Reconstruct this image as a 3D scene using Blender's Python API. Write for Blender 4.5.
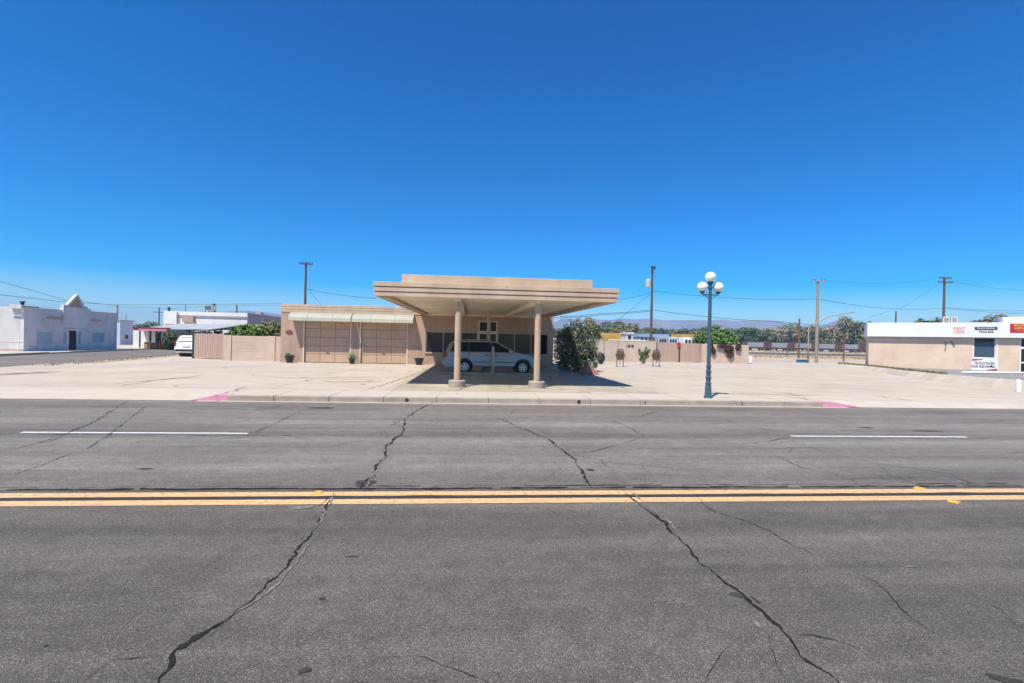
import bpy, bmesh, math, random
from mathutils import Vector, Matrix, noise as mnoise
random.seed(7)
S = bpy.context.scene
for o in list(bpy.data.objects): bpy.data.objects.remove(o)
COL = S.collection
R = math.radians
# ------------------------------------------------------------------ camera
F, H, YAW, ROLL = 490.0, 1.76, R(4.8), R(1.2)
cd = bpy.data.cameras.new('camera'); cam = bpy.data.objects.new('camera', cd); COL.objects.link(cam)
cd.sensor_width = 36; cd.lens = 36*F/1024; cd.clip_start = .05; cd.clip_end = 30000
fw = Vector((math.sin(YAW), math.cos(YAW), 0)); rt = Vector((math.cos(YAW), -math.sin(YAW), 0)); up = Vector((0, 0, 1))
r2 = rt*math.cos(ROLL) + up*math.sin(ROLL); u2 = up*math.cos(ROLL) - rt*math.sin(ROLL)
cam.matrix_world = Matrix(((r2.x, u2.x, -fw.x, 0), (r2.y, u2.y, -fw.y, 0), (r2.z, u2.z, -fw.z, H), (0, 0, 0, 1)))
S.camera = cam
# ------------------------------------------------------------------ sky, sun, exposure
SUN = Vector((-.31, -.42, 1.0)).normalized()
EL = math.asin(SUN.z); AZ = math.atan2(SUN.x, SUN.y)
W = bpy.data.worlds.new('World'); S.world = W; W.use_nodes = True
nt = W.node_tree; bg = nt.nodes['Background']
sky = nt.nodes.new('ShaderNodeTexSky'); sky.sky_type = 'NISHITA'; sky.sun_disc = False
sky.sun_elevation = EL; sky.sun_rotation = AZ % (2*math.pi); sky.altitude = 700; sky.air_density = 1.0; sky.dust_density = .25; sky.ozone_density = 3.0
hs = nt.nodes.new('ShaderNodeHueSaturation'); hs.inputs['Saturation'].default_value = 1.85; hs.inputs['Hue'].default_value = .507
gm = nt.nodes.new('ShaderNodeGamma'); gm.inputs[1].default_value = 1.2
nt.links.new(sky.outputs[0], gm.inputs[0]); nt.links.new(gm.outputs[0], hs.inputs['Color']); nt.links.new(hs.outputs[0], bg.inputs[0]); bg.inputs[1].default_value = .084
sl = bpy.data.lights.new('sun', 'SUN'); sl.energy = 5.0; sl.angle = R(.5); sl.color = (1, .94, .85)
so = bpy.data.objects.new('sun', sl); COL.objects.link(so); so.rotation_euler = SUN.to_track_quat('Z', 'Y').to_euler(); so.location = (-20, -30, 60)
S.view_settings.view_transform = 'Standard'; S.view_settings.look = 'None'; S.view_settings.gamma = 1; S.view_settings.exposure = .53
try: S.view_settings.use_curve_mapping = False
except Exception: pass
S.render.engine = 'CYCLES'; S.cycles.max_bounces = 6; S.cycles.volume_bounces = 0; S.cycles.use_denoising = True
S.cycles.diffuse_bounces = 3

# ------------------------------------------------------------------ point helpers (a picture point turned into a place at a known depth)
def ray(x, y):
    px = x-512; py = 341.5-y; c, s = math.cos(ROLL), math.sin(ROLL)
    u = (px*c-py*s)/F; v = (px*s+py*c)/F
    return fw + rt*u + up*v
def G(x, y, z=.15):
    d = ray(x, y); t = (z-H)/d.z; return Vector((d.x*t, d.y*t, z))
def AY(x, y, Y):
    d = ray(x, y); t = Y/d.y; return Vector((d.x*t, Y, H+d.z*t))
def AX(x, y, X):
    d = ray(x, y); t = X/d.x; return Vector((X, d.y*t, H+d.z*t))

# ------------------------------------------------------------------ materials
def mat(name, col, rough=.75, var=.12, scale=3.0, bump=0.0, bscale=40, metal=0.0, col2=None, spec=.4, island=0.0, stretch=(1, 1, 1), stain=0.0, fine=0.0, coat=0.0):
    m = bpy.data.materials.new(name); m.use_nodes = True; t = m.node_tree; N = t.nodes; L = t.links
    b = N['Principled BSDF']; b.inputs['Roughness'].default_value = rough; b.inputs['Metallic'].default_value = metal
    b.inputs['Specular IOR Level'].default_value = spec; b.inputs['Coat Weight'].default_value = coat
    tc = N.new('ShaderNodeTexCoord'); mp = N.new('ShaderNodeMapping'); mp.inputs['Scale'].default_value = stretch
    L.new(tc.outputs['Object'], mp.inputs[0])
    n1 = N.new('ShaderNodeTexNoise'); n1.inputs['Scale'].default_value = scale; n1.inputs['Detail'].default_value = 5; n1.inputs['Roughness'].default_value = .62
    L.new(mp.outputs[0], n1.inputs['Vector'])
    rp = N.new('ShaderNodeValToRGB'); rp.color_ramp.elements[0].position = .3; rp.color_ramp.elements[1].position = .7
    c2 = col2 or tuple(min(1, c*(1+var)) for c in col)
    c1 = col if col2 else tuple(c*(1-var) for c in col)
    rp.color_ramp.elements[0].color = (*c1, 1); rp.color_ramp.elements[1].color = (*c2, 1)
    L.new(n1.outputs[0], rp.inputs[0]); out = rp.outputs[0]
    def mul(o, fac_sock, lo, hi):
        mr = N.new('ShaderNodeMapRange'); mr.inputs['To Min'].default_value = lo; mr.inputs['To Max'].default_value = hi
        mr.inputs['From Min'].default_value = .3; mr.inputs['From Max'].default_value = .7
        L.new(fac_sock, mr.inputs[0]); mx = N.new('ShaderNodeMix'); mx.data_type = 'RGBA'; mx.blend_type = 'MULTIPLY'; mx.inputs[0].default_value = 1
        L.new(o, mx.inputs[6]); L.new(mr.outputs[0], mx.inputs[7]); return mx.outputs[2], mr
    if island:
        g = N.new('ShaderNodeNewGeometry'); out, mr = mul(out, g.outputs['Random Per Island'], 1-island, 1+island)
        mr.inputs['From Min'].default_value = 0; mr.inputs['From Max'].default_value = 1
    if stain:
        n3 = N.new('ShaderNodeTexNoise'); n3.inputs['Scale'].default_value = scale*.22; n3.inputs['Detail'].default_value = 6; n3.inputs['Roughness'].default_value = .7
        L.new(mp.outputs[0], n3.inputs['Vector']); out, _ = mul(out, n3.outputs[0], 1-stain, 1+stain*.5)
    if fine:
        n4 = N.new('ShaderNodeTexNoise'); n4.inputs['Scale'].default_value = bscale; n4.inputs['Detail'].default_value = 3
        L.new(tc.outputs['Object'], n4.inputs['Vector']); out, _ = mul(out, n4.outputs[0], 1-fine, 1+fine)
    L.new(out, b.inputs['Base Color'])
    if bump:
        n2 = N.new('ShaderNodeTexNoise'); n2.inputs['Scale'].default_value = bscale; n2.inputs['Detail'].default_value = 4
        L.new(tc.outputs['Object'], n2.inputs['Vector']); bp = N.new('ShaderNodeBump'); bp.inputs['Strength'].default_value = bump; bp.inputs['Distance'].default_value = .02
        L.new(n2.outputs[0], bp.inputs['Height']); L.new(bp.outputs[0], b.inputs['Normal'])
    return m

def asphalt_mat(name, base, warm=(1.04, 1.0, .97)):
    m = bpy.data.materials.new(name); m.use_nodes = True; t = m.node_tree; N = t.nodes; L = t.links
    b = N['Principled BSDF']; b.inputs['Roughness'].default_value = .82; b.inputs['Specular IOR Level'].default_value = .35
    tc = N.new('ShaderNodeTexCoord')
    def nz(scale, detail, rough, st=(1, 1, 1), dist=0):
        mp = N.new('ShaderNodeMapping'); mp.inputs['Scale'].default_value = st; L.new(tc.outputs['Object'], mp.inputs[0])
        n = N.new('ShaderNodeTexNoise'); n.inputs['Scale'].default_value = scale; n.inputs['Detail'].default_value = detail; n.inputs['Roughness'].default_value = rough
        n.inputs['Distortion'].default_value = dist
        L.new(mp.outputs[0], n.inputs['Vector']); return n.outputs[0]
    def rng(s, a, c, lo, hi):
        r = N.new('ShaderNodeMapRange'); r.inputs['From Min'].default_value = a; r.inputs['From Max'].default_value = c
        r.inputs['To Min'].default_value = lo; r.inputs['To Max'].default_value = hi; L.new(s, r.inputs[0]); return r.outputs[0]
    def m2(a, c, op='MULTIPLY'):
        x = N.new('ShaderNodeMath'); x.operation = op
        for i, q in enumerate((a, c)):
            if hasattr(q, 'links'): L.new(q, x.inputs[i])
            else: x.inputs[i].default_value = q
        return x.outputs[0]
    wheel = rng(nz(1.0, 2, .5, (.01, .9, 0)), .35, .65, .78, 1.18)            # long bands worn by traffic
    streak = rng(nz(2.2, 6, .68, (.10, 1.5, 1)), .3, .7, .78, 1.18)
    patch = rng(nz(.55, 6, .66, (.6, 1, 1), .6), .3, .7, .80, 1.16)
    blot = rng(nz(5.0, 6, .75), .3, .7, .82, 1.15)
    grain = rng(nz(150, 3, .75), .33, .67, .44, 1.60)
    grain2 = rng(nz(60, 5, .85), .3, .7, .66, 1.36)
    vo = N.new('ShaderNodeTexVoronoi'); vo.inputs['Scale'].default_value = 150; L.new(tc.outputs['Object'], vo.inputs['Vector'])
    vc = N.new('ShaderNodeSeparateColor'); L.new(vo.outputs['Color'], vc.inputs[0])
    chip = rng(vc.outputs[0], .80, .97, 1.0, 2.2)                              # pale stones
    pit = rng(vc.outputs[1], .80, .97, 1.0, .35)                               # dark pits
    v = m2(m2(m2(wheel, streak), m2(patch, blot)), m2(m2(grain, grain2), m2(chip, pit)))
    v = m2(v, base)
    cc = N.new('ShaderNodeCombineColor')
    for i in range(3): L.new(m2(v, warm[i]), cc.inputs[i])
    L.new(cc.outputs[0], b.inputs['Base Color'])
    bp = N.new('ShaderNodeBump'); bp.inputs['Strength'].default_value = .5; bp.inputs['Distance'].default_value = .006
    L.new(grain, bp.inputs['Height']); L.new(bp.outputs[0], b.inputs['Normal'])
    return m

def paint_mat(name, col, under, wear=.5, scale=14):
    m = bpy.data.materials.new(name); m.use_nodes = True; t = m.node_tree; N = t.nodes; L = t.links
    b = N['Principled BSDF']; b.inputs['Roughness'].default_value = .7
    tc = N.new('ShaderNodeTexCoord'); n = N.new('ShaderNodeTexNoise'); n.inputs['Scale'].default_value = scale; n.inputs['Detail'].default_value = 8; n.inputs['Roughness'].default_value = .8
    L.new(tc.outputs['Object'], n.inputs['Vector']); rp = N.new('ShaderNodeValToRGB')
    rp.color_ramp.elements[0].position = wear-.10; rp.color_ramp.elements[1].position = wear+.04
    rp.color_ramp.elements[0].color = (*under, 1); rp.color_ramp.elements[1].color = (*col, 1)
    L.new(n.outputs[0], rp.inputs[0]); L.new(rp.outputs[0], b.inputs['Base Color']); return m

M = {}
M['asphalt'] = asphalt_mat('asphalt', .098, (1.14, .995, .825))
M['asphalt_far'] = asphalt_mat('bleached_asphalt', .15, (1.12, .995, .84))
M['street'] = asphalt_mat('street_asphalt', .14, (1.13, .985, .85))
M['concrete'] = mat('concrete', (.445, .385, .30), .85, .055, 1.6, .15, 60, stain=.20, fine=.09, stretch=(.8, 1, 1))
M['walk'] = mat('walk_concrete', (.455, .40, .32), .85, .05, 1.6, .15, 60, stain=.09, fine=.08)
M['kerb'] = mat('kerb_concrete', (.36, .305, .235), .85, .14, 3.0, .2, 50, stain=.2, fine=.12)
M['lotgrey'] = mat('worn_lot_surface', (.25, .235, .21), .9, .12, 1.5, .2, 30, stain=.2, fine=.1)
M['palecon'] = mat('pale_wall_concrete', (.52, .45, .36), .9, .1, 2.0, .2, 40, stain=.2, fine=.08)
M['pink'] = paint_mat('red_kerb_paint', (.70, .26, .38), (.52, .38, .33), .46, 7)
M['joint'] = mat('joint_dirt', (.33, .285, .235), .9, .3, 6)
M['crack'] = mat('crack_tar', (.022, .020, .019), .95, .4, 8, spec=.05)
M['crackfine'] = mat('crack_dust', (.036, .033, .030), .95, .35, 8, spec=.05)
M['crackedge'] = mat('crack_edge', (.175, .165, .15), .95, .35, 18, spec=.1)
M['tar_darkstrip'] = mat('tar_and_dark_strip', (.050, .046, .043), .95, .35, 12, spec=.05)
M['yellow'] = paint_mat('yellow_road_paint', (.64, .395, .17), (.33, .235, .14), .485, 16)
M['black'] = mat('black_road_paint', (.03, .03, .031), .8, .35, 6)
M['white'] = paint_mat('white_road_paint', (.66, .645, .61), (.28, .27, .255), .46, 14)
M['amber'] = mat('amber_plastic', (.75, .36, .05), .4, .2, 30)
M['dirt'] = mat('desert_dirt', (.42, .34, .245), .95, .15, .5, .2, 8, stain=.2, fine=.12)
M['dry'] = mat('dry_grass', (.40, .30, .145), .95, .2, .8, island=.3)
M['green_grass'] = mat('verge_grass', (.16, .16, .045), .95, .25, 1.5, island=.35)
M['mount'] = mat('desert_mountain', (.22, .16, .14), .95, .3, .004, stain=.25)
M['stucco'] = mat('tan_stucco', (.47, .325, .235), .9, .08, 1.8, .35, 70, stain=.22, fine=.07, stretch=(2, 2, .45))
M['fascia'] = mat('tan_fascia_paint', (.55, .41, .28), .75, .07, 2.0, .05, 30, stain=.22, stretch=(2.5, 2.5, .5))
M['groove'] = mat('dark_brown_backing', (.24, .17, .125), .9, .15, 3)  # dark brown behind the fascia bands and door panels
M['doorpaint'] = mat('garage_door_paint', (.51, .348, .238), .75, .06, 3, .05, 30, stain=.12, stretch=(1.5, 1.5, .6))
M['cream'] = mat('cream_paint', (.66, .58, .44), .7, .05, 2, .05, 30, stain=.06)
M['column'] = mat('brown_column_paint', (.50, .355, .235), .75, .08, 2.5, .05, 30, stain=.16, stretch=(3, 3, .6))
M['soffit'] = mat('soffit_paint', (.80, .70, .53), .75, .07, 1.2, .05, 30, stain=.16)
M['awning'] = mat('awning_metal', (.36, .345, .265), .6, .08, 1.2, .05, 20, stain=.1)
M['glass'] = mat('dark_window_glass', (.016, .019, .026), .12, .1, 1, spec=.22)
M['blueglass'] = mat('blue_window_glass', (.30, .43, .52), .12, .1, 1, spec=.7)
M['shopglass'] = mat('dark_blue_shop_glass', (.05, .085, .12), .25, .1, 1, spec=.3)  # dark blue for the rental shop window
M['alum'] = mat('window_frame_metal', (.42, .37, .30), .5, .06, 4)
M['silver'] = mat('silver_car_paint', (.30, .285, .27), .34, .03, 2, metal=.35, coat=.4)
M['whitecar'] = mat('white_car_paint', (.78, .79, .80), .3, .03, 2, coat=.6)
M['tyre'] = mat('tyre_rubber', (.018, .018, .018), .85, .2, 20)
M['rim'] = mat('wheel_alloy', (.55, .56, .58), .35, .1, 8, metal=.6)
M['trim'] = mat('dark_trim_plastic', (.03, .03, .033), .6, .2, 10)
M['taillight'] = mat('red_lens', (.28, .012, .018), .2, .2, 10)
M['headlight'] = mat('clear_lens', (.7, .7, .68), .15, .1, 10)
M['lampblue'] = mat('blue_grey_lamp_paint', (.055, .105, .14), .45, .15, 8, stain=.15)
M['globe'] = mat('white_globe', (.86, .86, .85), .3, .02, 3)
M['wood'] = mat('pole_wood', (.11, .08, .06), .9, .25, 3, stretch=(4, 4, .5))
M['palewood'] = mat('pale_pole_wood', (.30, .25, .20), .9, .2, 3, stretch=(4, 4, .5))
M['rust'] = mat('rusty_steel', (.20, .075, .045), .9, .35, 6)
M['galv'] = mat('galvanised_steel', (.34, .28, .22), .6, .2, 5)
M['wire'] = mat('wire_black', (.05, .055, .065), .8, .1, 1)
M['block'] = mat('pink_block', (.58, .445, .345), .9, .09, 1.5, .3, 50, stain=.14, fine=.07)
M['tanblock'] = mat('tan_block', (.54, .43, .325), .9, .08, 1.5, .3, 50, stain=.12, fine=.07)
M['slat'] = mat('weathered_slats', (.46, .315, .24), .85, .16, 2.5, stretch=(6, 6, .4), stain=.1)
M['darkmetal'] = mat('dark_metal', (.035, .035, .038), .6, .2, 10)
M['pot'] = mat('dark_glazed_pot', (.03, .032, .036), .35, .25, 8)
M['agave'] = mat('agave_leaf', (.20, .30, .19), .6, .2, 6, island=.25)
M['oleander'] = mat('oleander_leaf', (.095, .118, .062), .42, .25, 2, island=.65)
M['oleander_pale'] = mat('pale_speck', (.62, .58, .52), .6, .15, 6, island=.2)
M['leafgreen'] = mat('bright_leaf', (.10, .17, .030), .55, .25, 2, island=.45)
M['leafdark'] = mat('dark_leaf', (.085, .12, .042), .6, .25, .6, island=.45)
M['leafolive'] = mat('olive_leaf', (.19, .19, .08), .7, .25, .6, island=.4)
M['leafdusty'] = mat('dusty_leaf', (.27, .24, .15), .8, .25, .6, island=.35)
M['brownpatch'] = mat('dry_vine', (.11, .065, .045), .9, .3, 6, island=.35)
M['bark'] = mat('bark', (.10, .075, .055), .9, .3, 8)
M['cactus'] = mat('cactus_pad', (.075, .115, .04), .6, .25, 5, island=.25)
M['terracotta'] = mat('red_brown_stone', (.25, .13, .10), .9, .2, 6, .3, 30)
M['rusticplate'] = mat('rusty_plate', (.12, .10, .06), .8, .3, 8)
M['rock'] = mat('pale_rock', (.45, .40, .33), .9, .2, 6)
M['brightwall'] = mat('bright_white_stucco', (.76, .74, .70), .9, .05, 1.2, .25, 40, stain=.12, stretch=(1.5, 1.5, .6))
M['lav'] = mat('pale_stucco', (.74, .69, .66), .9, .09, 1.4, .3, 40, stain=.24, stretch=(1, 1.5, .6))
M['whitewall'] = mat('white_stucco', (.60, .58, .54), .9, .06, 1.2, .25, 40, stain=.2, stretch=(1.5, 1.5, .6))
M['shade_and_trailer_blue'] = mat('wall_shade_and_trailer_blue', (.46, .54, .66), .85, .06, 1, stain=.1)
M['grey_wallshade'] = mat('grey_trim_and_wall_shade', (.34, .30, .31), .9, .08, .8, stain=.1)
M['greyroof'] = mat('corrugated_sheet', (.44, .46, .46), .55, .12, 1.2, stain=.2, stretch=(1, .3, 1))
M['plinth'] = mat('faded_red_plinth', (.48, .36, .31), .9, .15, 3, stain=.2)
M['plaque'] = mat('dark_red_enamel', (.24, .05, .045), .6, .3, 12)
M['maroon'] = mat('maroon_paint', (.22, .02, .05), .6, .15, 4, stain=.2)
M['redpaint'] = mat('red_paint', (.42, .025, .045), .5, .12, 4)
M['pinkpaint'] = mat('faded_red_paint', (.62, .26, .32), .6, .12, 4)
M['barrel'] = mat('barrel_wood', (.36, .24, .12), .8, .2, 5)
M['whitepaint'] = mat('white_paint', (.74, .74, .73), .6, .03, 2, stain=.05)
M['rbwall'] = mat('tan_brick_wall', (.66, .50, .365), .9, .08, 1.6, .25, 40, stain=.14, fine=.08, stretch=(1, 1, .7))
M['ac'] = mat('cooler_metal', (.50, .48, .43), .6, .1, 3)
M['orange'] = mat('orange_paint', (.75, .15, .03), .6, .1, 4)
M['yellowpaint'] = mat('yellow_paint', (.80, .52, .06), .6, .1, 4)
M['blackpaint'] = mat('black_paint', (.03, .03, .03), .6, .1, 4)
M['yard'] = mat('orange_container_paint', (.62, .36, .07), .7, .15, 1, stain=.15)
M['blueroof'] = mat('blue_roof', (.30, .45, .62), .6, .1, 1)
M['bluebox'] = mat('blue_plastic', (.02, .16, .28), .5, .2, 3)
M['rail_grey'] = mat('rail_car_grey', (.34, .34, .35), .8, .12, .8, stain=.2)
M['rail_rust'] = mat('rail_car_rust', (.17, .075, .055), .9, .3, 1.5)
M['ballast'] = mat('track_ballast', (.085, .075, .07), .95, .3, 1.0, fine=.2)

# ------------------------------------------------------------------ mesh helpers
class MB:
    def __init__(s): s.bm = bmesh.new()
    def box(s, x0, x1, y0, y1, z0, z1, mx=None):
        vs = [s.bm.verts.new((x, y, z)) for z in (z0, z1) for y in (y0, y1) for x in (x0, x1)]
        for f in ((0, 2, 3, 1), (4, 5, 7, 6), (0, 1, 5, 4), (2, 6, 7, 3), (0, 4, 6, 2), (1, 3, 7, 5)): s.bm.faces.new([vs[i] for i in f])
        if mx is not None: bmesh.ops.transform(s.bm, matrix=mx, verts=vs)
        return s
    def tube(s, pts, rad, n=8, cap=True):
        pts = [Vector(p) for p in pts]; rings = []
        if not isinstance(rad, (list, tuple)): rad = [rad]*len(pts)
        for i, p in enumerate(pts):
            d = (pts[min(i+1, len(pts)-1)]-pts[max(i-1, 0)])
            d = d.normalized() if d.length > 1e-6 else Vector((0, 0, 1))
            a = Vector((1, 0, 0)) if abs(d.x) < .8 else Vector((0, 1, 0))
            e = d.cross(a).normalized(); f = d.cross(e)
            rings.append([s.bm.verts.new(p+(e*math.cos(2*math.pi*k/n)+f*math.sin(2*math.pi*k/n))*rad[i]) for k in range(n)])
        for A, B in zip(rings, rings[1:]):
            for k in range(n): s.bm.faces.new((A[k], A[(k+1) % n], B[(k+1) % n], B[k]))
        if cap: s.bm.faces.new(rings[0][::-1]); s.bm.faces.new(rings[-1])
        return s
    def lathe(s, prof, n=16, c=(0, 0, 0), axis='z'):
        rings = []
        def P(r, h, a):
            if axis == 'z': return (c[0]+r*math.cos(a), c[1]+r*math.sin(a), c[2]+h)
            if axis == 'y': return (c[0]+r*math.cos(a), c[1]+h, c[2]+r*math.sin(a))
        for r, h in prof: rings.append([s.bm.verts.new(P(max(r, 1e-4), h, 2*math.pi*k/n)) for k in range(n)])
        for A, B in zip(rings, rings[1:]):
            for k in range(n): s.bm.faces.new((A[k], A[(k+1) % n], B[(k+1) % n], B[k]))
        s.bm.faces.new(rings[0][::-1]); s.bm.faces.new(rings[-1]); return s
    def ball(s, c, r, n=16, m=10, sq=(1, 1, 1)):
        bmesh.ops.create_uvsphere(s.bm, u_segments=n, v_segments=m, radius=1, matrix=Matrix.Translation(c) @ Matrix.Diagonal((r*sq[0], r*sq[1], r*sq[2], 1))); return s
    def prism(s, pts, d):                                       # closed polygon pushed along d
        d = Vector(d); a = [s.bm.verts.new(p) for p in pts]; b = [s.bm.verts.new(Vector(p)+d) for p in pts]; n = len(a)
        s.bm.faces.new(a[::-1]); s.bm.faces.new(b)
        for i in range(n): s.bm.faces.new((a[i], a[(i+1) % n], b[(i+1) % n], b[i]))
        return s
    def face(s, pts): s.bm.faces.new([s.bm.verts.new(p) for p in pts]); return s
    def build(s, name, m, parent=None, loc=None, smooth=False, bevel=0, segs=2, keep=False):
        bm = s.bm
        bmesh.ops.recalc_face_normals(bm, faces=bm.faces) if not keep else None
        me = bpy.data.meshes.new(name); bm.to_mesh(me); bm.free()
        if smooth:
            for p in me.polygons: p.use_smooth = True
        o = bpy.data.objects.new(name, me); COL.objects.link(o); me.materials.append(m)
        if parent: o.parent = parent
        if loc is not None: o.location = loc
        if bevel:
            b = o.modifiers.new('bevel', 'BEVEL'); b.width = bevel; b.segments = segs; b.limit_method = 'ANGLE'; b.angle_limit = R(35)
        return o
def build_each(mb, name, m, parent=None, **kw):                  # every loose piece becomes an object of its own
    bm = mb.bm; bm.verts.index_update(); seen = set(); out = []
    for v0 in list(bm.verts):
        if v0 in seen: continue
        st_, isl = [v0], []; seen.add(v0)
        while st_:
            v = st_.pop(); isl.append(v)
            for e in v.link_edges:
                w = e.other_vert(v)
                if w not in seen: seen.add(w); st_.append(w)
        fs = {f for v in isl for f in v.link_faces}; nb = MB(); mp = {v: nb.bm.verts.new(v.co) for v in isl}
        for f in fs: nb.bm.faces.new([mp[v] for v in f.verts])
        out.append(nb.build(name, m, parent, **kw))
    bm.free(); return out
def tag(o, label=None, cat=None, group=None, kind=None):
    if label: o['label'] = label
    if cat: o['category'] = cat
    if group: o['group'] = group
    if kind: o['kind'] = kind
    return o
def thing(name, label, cat, loc=(0, 0, 0), rz=0, group=None):
    o = bpy.data.objects.new(name, None); COL.objects.link(o); o.location = loc; o.rotation_euler = (0, 0, rz); o.empty_display_size = .3
    return tag(o, label, cat, group)
def kids(o): return [c for c in bpy.data.objects if c.parent == o]
def copy_tree(o, loc=None, rz=None, label=None, parent=None, scale=None):
    c = o.copy(); COL.objects.link(c)
    if parent: c.parent = parent
    if loc is not None: c.location = loc
    if rz is not None: c.rotation_euler = (0, 0, rz)
    if scale is not None: c.scale = scale
    if label: c['label'] = label
    for k in kids(o): copy_tree(k, parent=c)
    return c
def smoothtrim(o, a=35):
    bm = bmesh.new(); bm.from_mesh(o.data)
    for f in bm.faces: f.smooth = True
    for e in bm.edges:
        if len(e.link_faces) == 2 and e.calc_face_angle() > R(a): e.smooth = False
    bm.to_mesh(o.data); bm.free(); return o

# ================================================================== THE SETTING
def sheet(name, pts, m, kind='structure', th=None):
    mb = MB()
    if th: mb.prism([(p[0], p[1], p[2]-th) for p in pts], (0, 0, th))
    else: mb.face(pts)
    return tag(mb.build(name, m), kind=kind)
# base ground: one sheet to the horizon
mb = MB(); GS = 4200
mb.face([(-GS, -300, -.08), (GS, -300, -.08), (GS, GS, -.08), (-GS, GS, -.08)]); tag(mb.build('ground', M['dirt']), kind='structure')
KY = 13.78
tag(MB().box(-90, 90, -8.5, 5.86, -.3, 0).build('road', M['asphalt']), kind='structure')
tag(MB().box(-90, 90, 5.8605, KY, -.3, 0).build('road', M['asphalt_far']), kind='structure')
# side street leading away on the left, slightly turned
ax = Vector((-.178, .984, 0)); 
def SS(o, s): p = Vector((-20.3, 25.0, 0))+Vector((-.984, -.178, 0))*o+ax*s; return (p.x, p.y, .012)
sheet('side_street', [SS(-1.2, -11.2), SS(11.5, -9.0), SS(10.4, 0), SS(9.6, 12), SS(9.6, 130), SS(0, 130), SS(0, -2)], M['street'], th=.2)
sheet('corner_pavement', [SS(10.4, 2)[:2]+(.13,), SS(9.6, 12)[:2]+(.13,), SS(9.6, 45)[:2]+(.13,), (-40, 72, .13), (-60, 72, .13), (-60, 27, .13), (-34, 27, .13)], M['walk'], th=.25)
# forecourt slab with its apron sloping to the road at both ends of the kerb
XL, XR = -6.75, 10.75
mb = MB()
LOT = .15
def lotline(pts): mb.face(pts)
B1 = KY+.16
mb.face([(XL, B1, LOT), (XR, B1, LOT), (XR, 15.6, LOT), (XL, 15.6, LOT)])
tag(mb.build('sidewalk', M['walk']), kind='structure')
mb = MB(); mb.face([(-17.5, KY, .004), (XL-.6, KY, .004), (XL, 14.2, LOT), (XL, 15.6, LOT), (-20.2, 15.9, LOT-.02)]); tag(mb.build('driveway_apron', M['walk']), kind='structure')
mb = MB(); mb.face([(XR+.6, KY, .004), (40, KY, .004), (40, 15.6, LOT), (XR, 15.6, LOT), (XR, 14.2, LOT)]); tag(mb.build('driveway_apron', M['walk']), kind='structure')
mb = MB(); mb.face([(-20.2, 15.9, LOT-.02), (XL, 15.6, LOT), (XR, 15.6, LOT), (40, 15.6, LOT), (40, 20, LOT), (62, 50, LOT), (-24.6, 50, LOT), (-20.9, 27, LOT-.0), (-20.4, 20, LOT-.02)])
mb.face([(-20.2, 15.9, LOT-.02), (-20.4, 20, LOT-.02), (-20.9, 27, LOT), (-24.6, 50, LOT), (-24.6, 50, -.1), (-20.9, 27, -.1), (-20.4, 20, -.1), (-20.2, 15.9, -.1)])
tag(mb.build('forecourt', M['concrete']), kind='structure')
# kerb
mb = MB(); xs = [XL+i*(XR-XL)/12 for i in range(13)]
for a, b in zip(xs, xs[1:]): mb.box(a+.004, b-.004, KY, KY+.16, -.05, LOT+.002)
o = tag(mb.build('kerb', M['kerb'], bevel=.02), kind='structure')
mb = MB()
mb.prism([(XL-.70, KY-.003, .006), (XL+.25, KY-.003, .006), (XL+.25, KY-.003, LOT+.006), (XL, KY-.003, LOT+.006)], (0, .42, 0))
mb.prism([(XR-.25, KY-.003, .006), (XR+.95, KY-.003, .006), (XR, KY-.003, LOT+.006), (XR-.25, KY-.003, LOT+.006)], (0, .42, 0))
tag(mb.build('red_kerb_paint', M['pink']), kind='structure')
mb = MB()
for x in (G(404, 400).x, G(584, 402).x):
    mb.lathe([(.055, -.004), (.055, .01)], 12, (x, KY, .075), 'y')
for x in (G(651, 402).x, G(755, 404).x): mb.box(x-.015, x+.015, KY-.003, KY+.01, .03, .13)
tag(mb.build('kerb_drain_hole', M['blackpaint']), kind='structure')
# concrete gutter lip
sheet('gutter', [(XL-.5, KY-.17, .004), (XR+.5, KY-.17, .004), (XR+.5, KY, .004), (XL-.5, KY, .004)], M['walk'])
# joints and seams in the slab
def strip(mb, pts, w, z, jit=0.0, taper=False):
    pts = [Vector((p[0], p[1], 0)) for p in pts]; out = []
    n = len(pts)
    for i, p in enumerate(pts):
        d = pts[min(i+1, n-1)]-pts[max(i-1, 0)]; d.z = 0
        e = Vector((-d.y, d.x, 0)).normalized() if d.length > 1e-6 else Vector((0, 1, 0))
        ww = w*random.uniform(1-jit, 1+jit)*.5
        if taper: ww *= min(1, .15+2.2*min(i, n-1-i)/max(1, n-1))
        a = p+e*ww*random.uniform(.6, 1.4) if jit else p+e*ww; b = p-e*ww
        zz = z(p) if callable(z) else z
        out.append((mb.bm.verts.new((a.x, a.y, zz)), mb.bm.verts.new((b.x, b.y, zz))))
    for A, B in zip(out, out[1:]): mb.bm.faces.new((A[0], A[1], B[1], B[0]))
def rough_line(pts, step=.12, amp=.06):
    out = []; pts = [Vector((p[0], p[1], 0)) for p in pts]; ph = random.uniform(0, 50)
    for a, b in zip(pts, pts[1:]):
        n = max(1, int((b-a).length/step))
        for k in range(n):
            p = a.lerp(b, k/n); q = mnoise.noise_vector(Vector((p.x*2.3+ph, p.y*2.3, ph)))*amp*1.3+mnoise.noise_vector(Vector((p.x*9+ph, p.y*9, ph)))*amp*.7
            out.append((p.x+q.x, p.y+q.y))
    out.append((pts[-1].x, pts[-1].y)); return out
mb = MB()
strip(mb, [(XL-13, 15.62), (38, 15.62)], .022, LOT+.004)
for x in xs: strip(mb, [(x, B1), (x, 15.6)], .014, LOT+.004)
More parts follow.
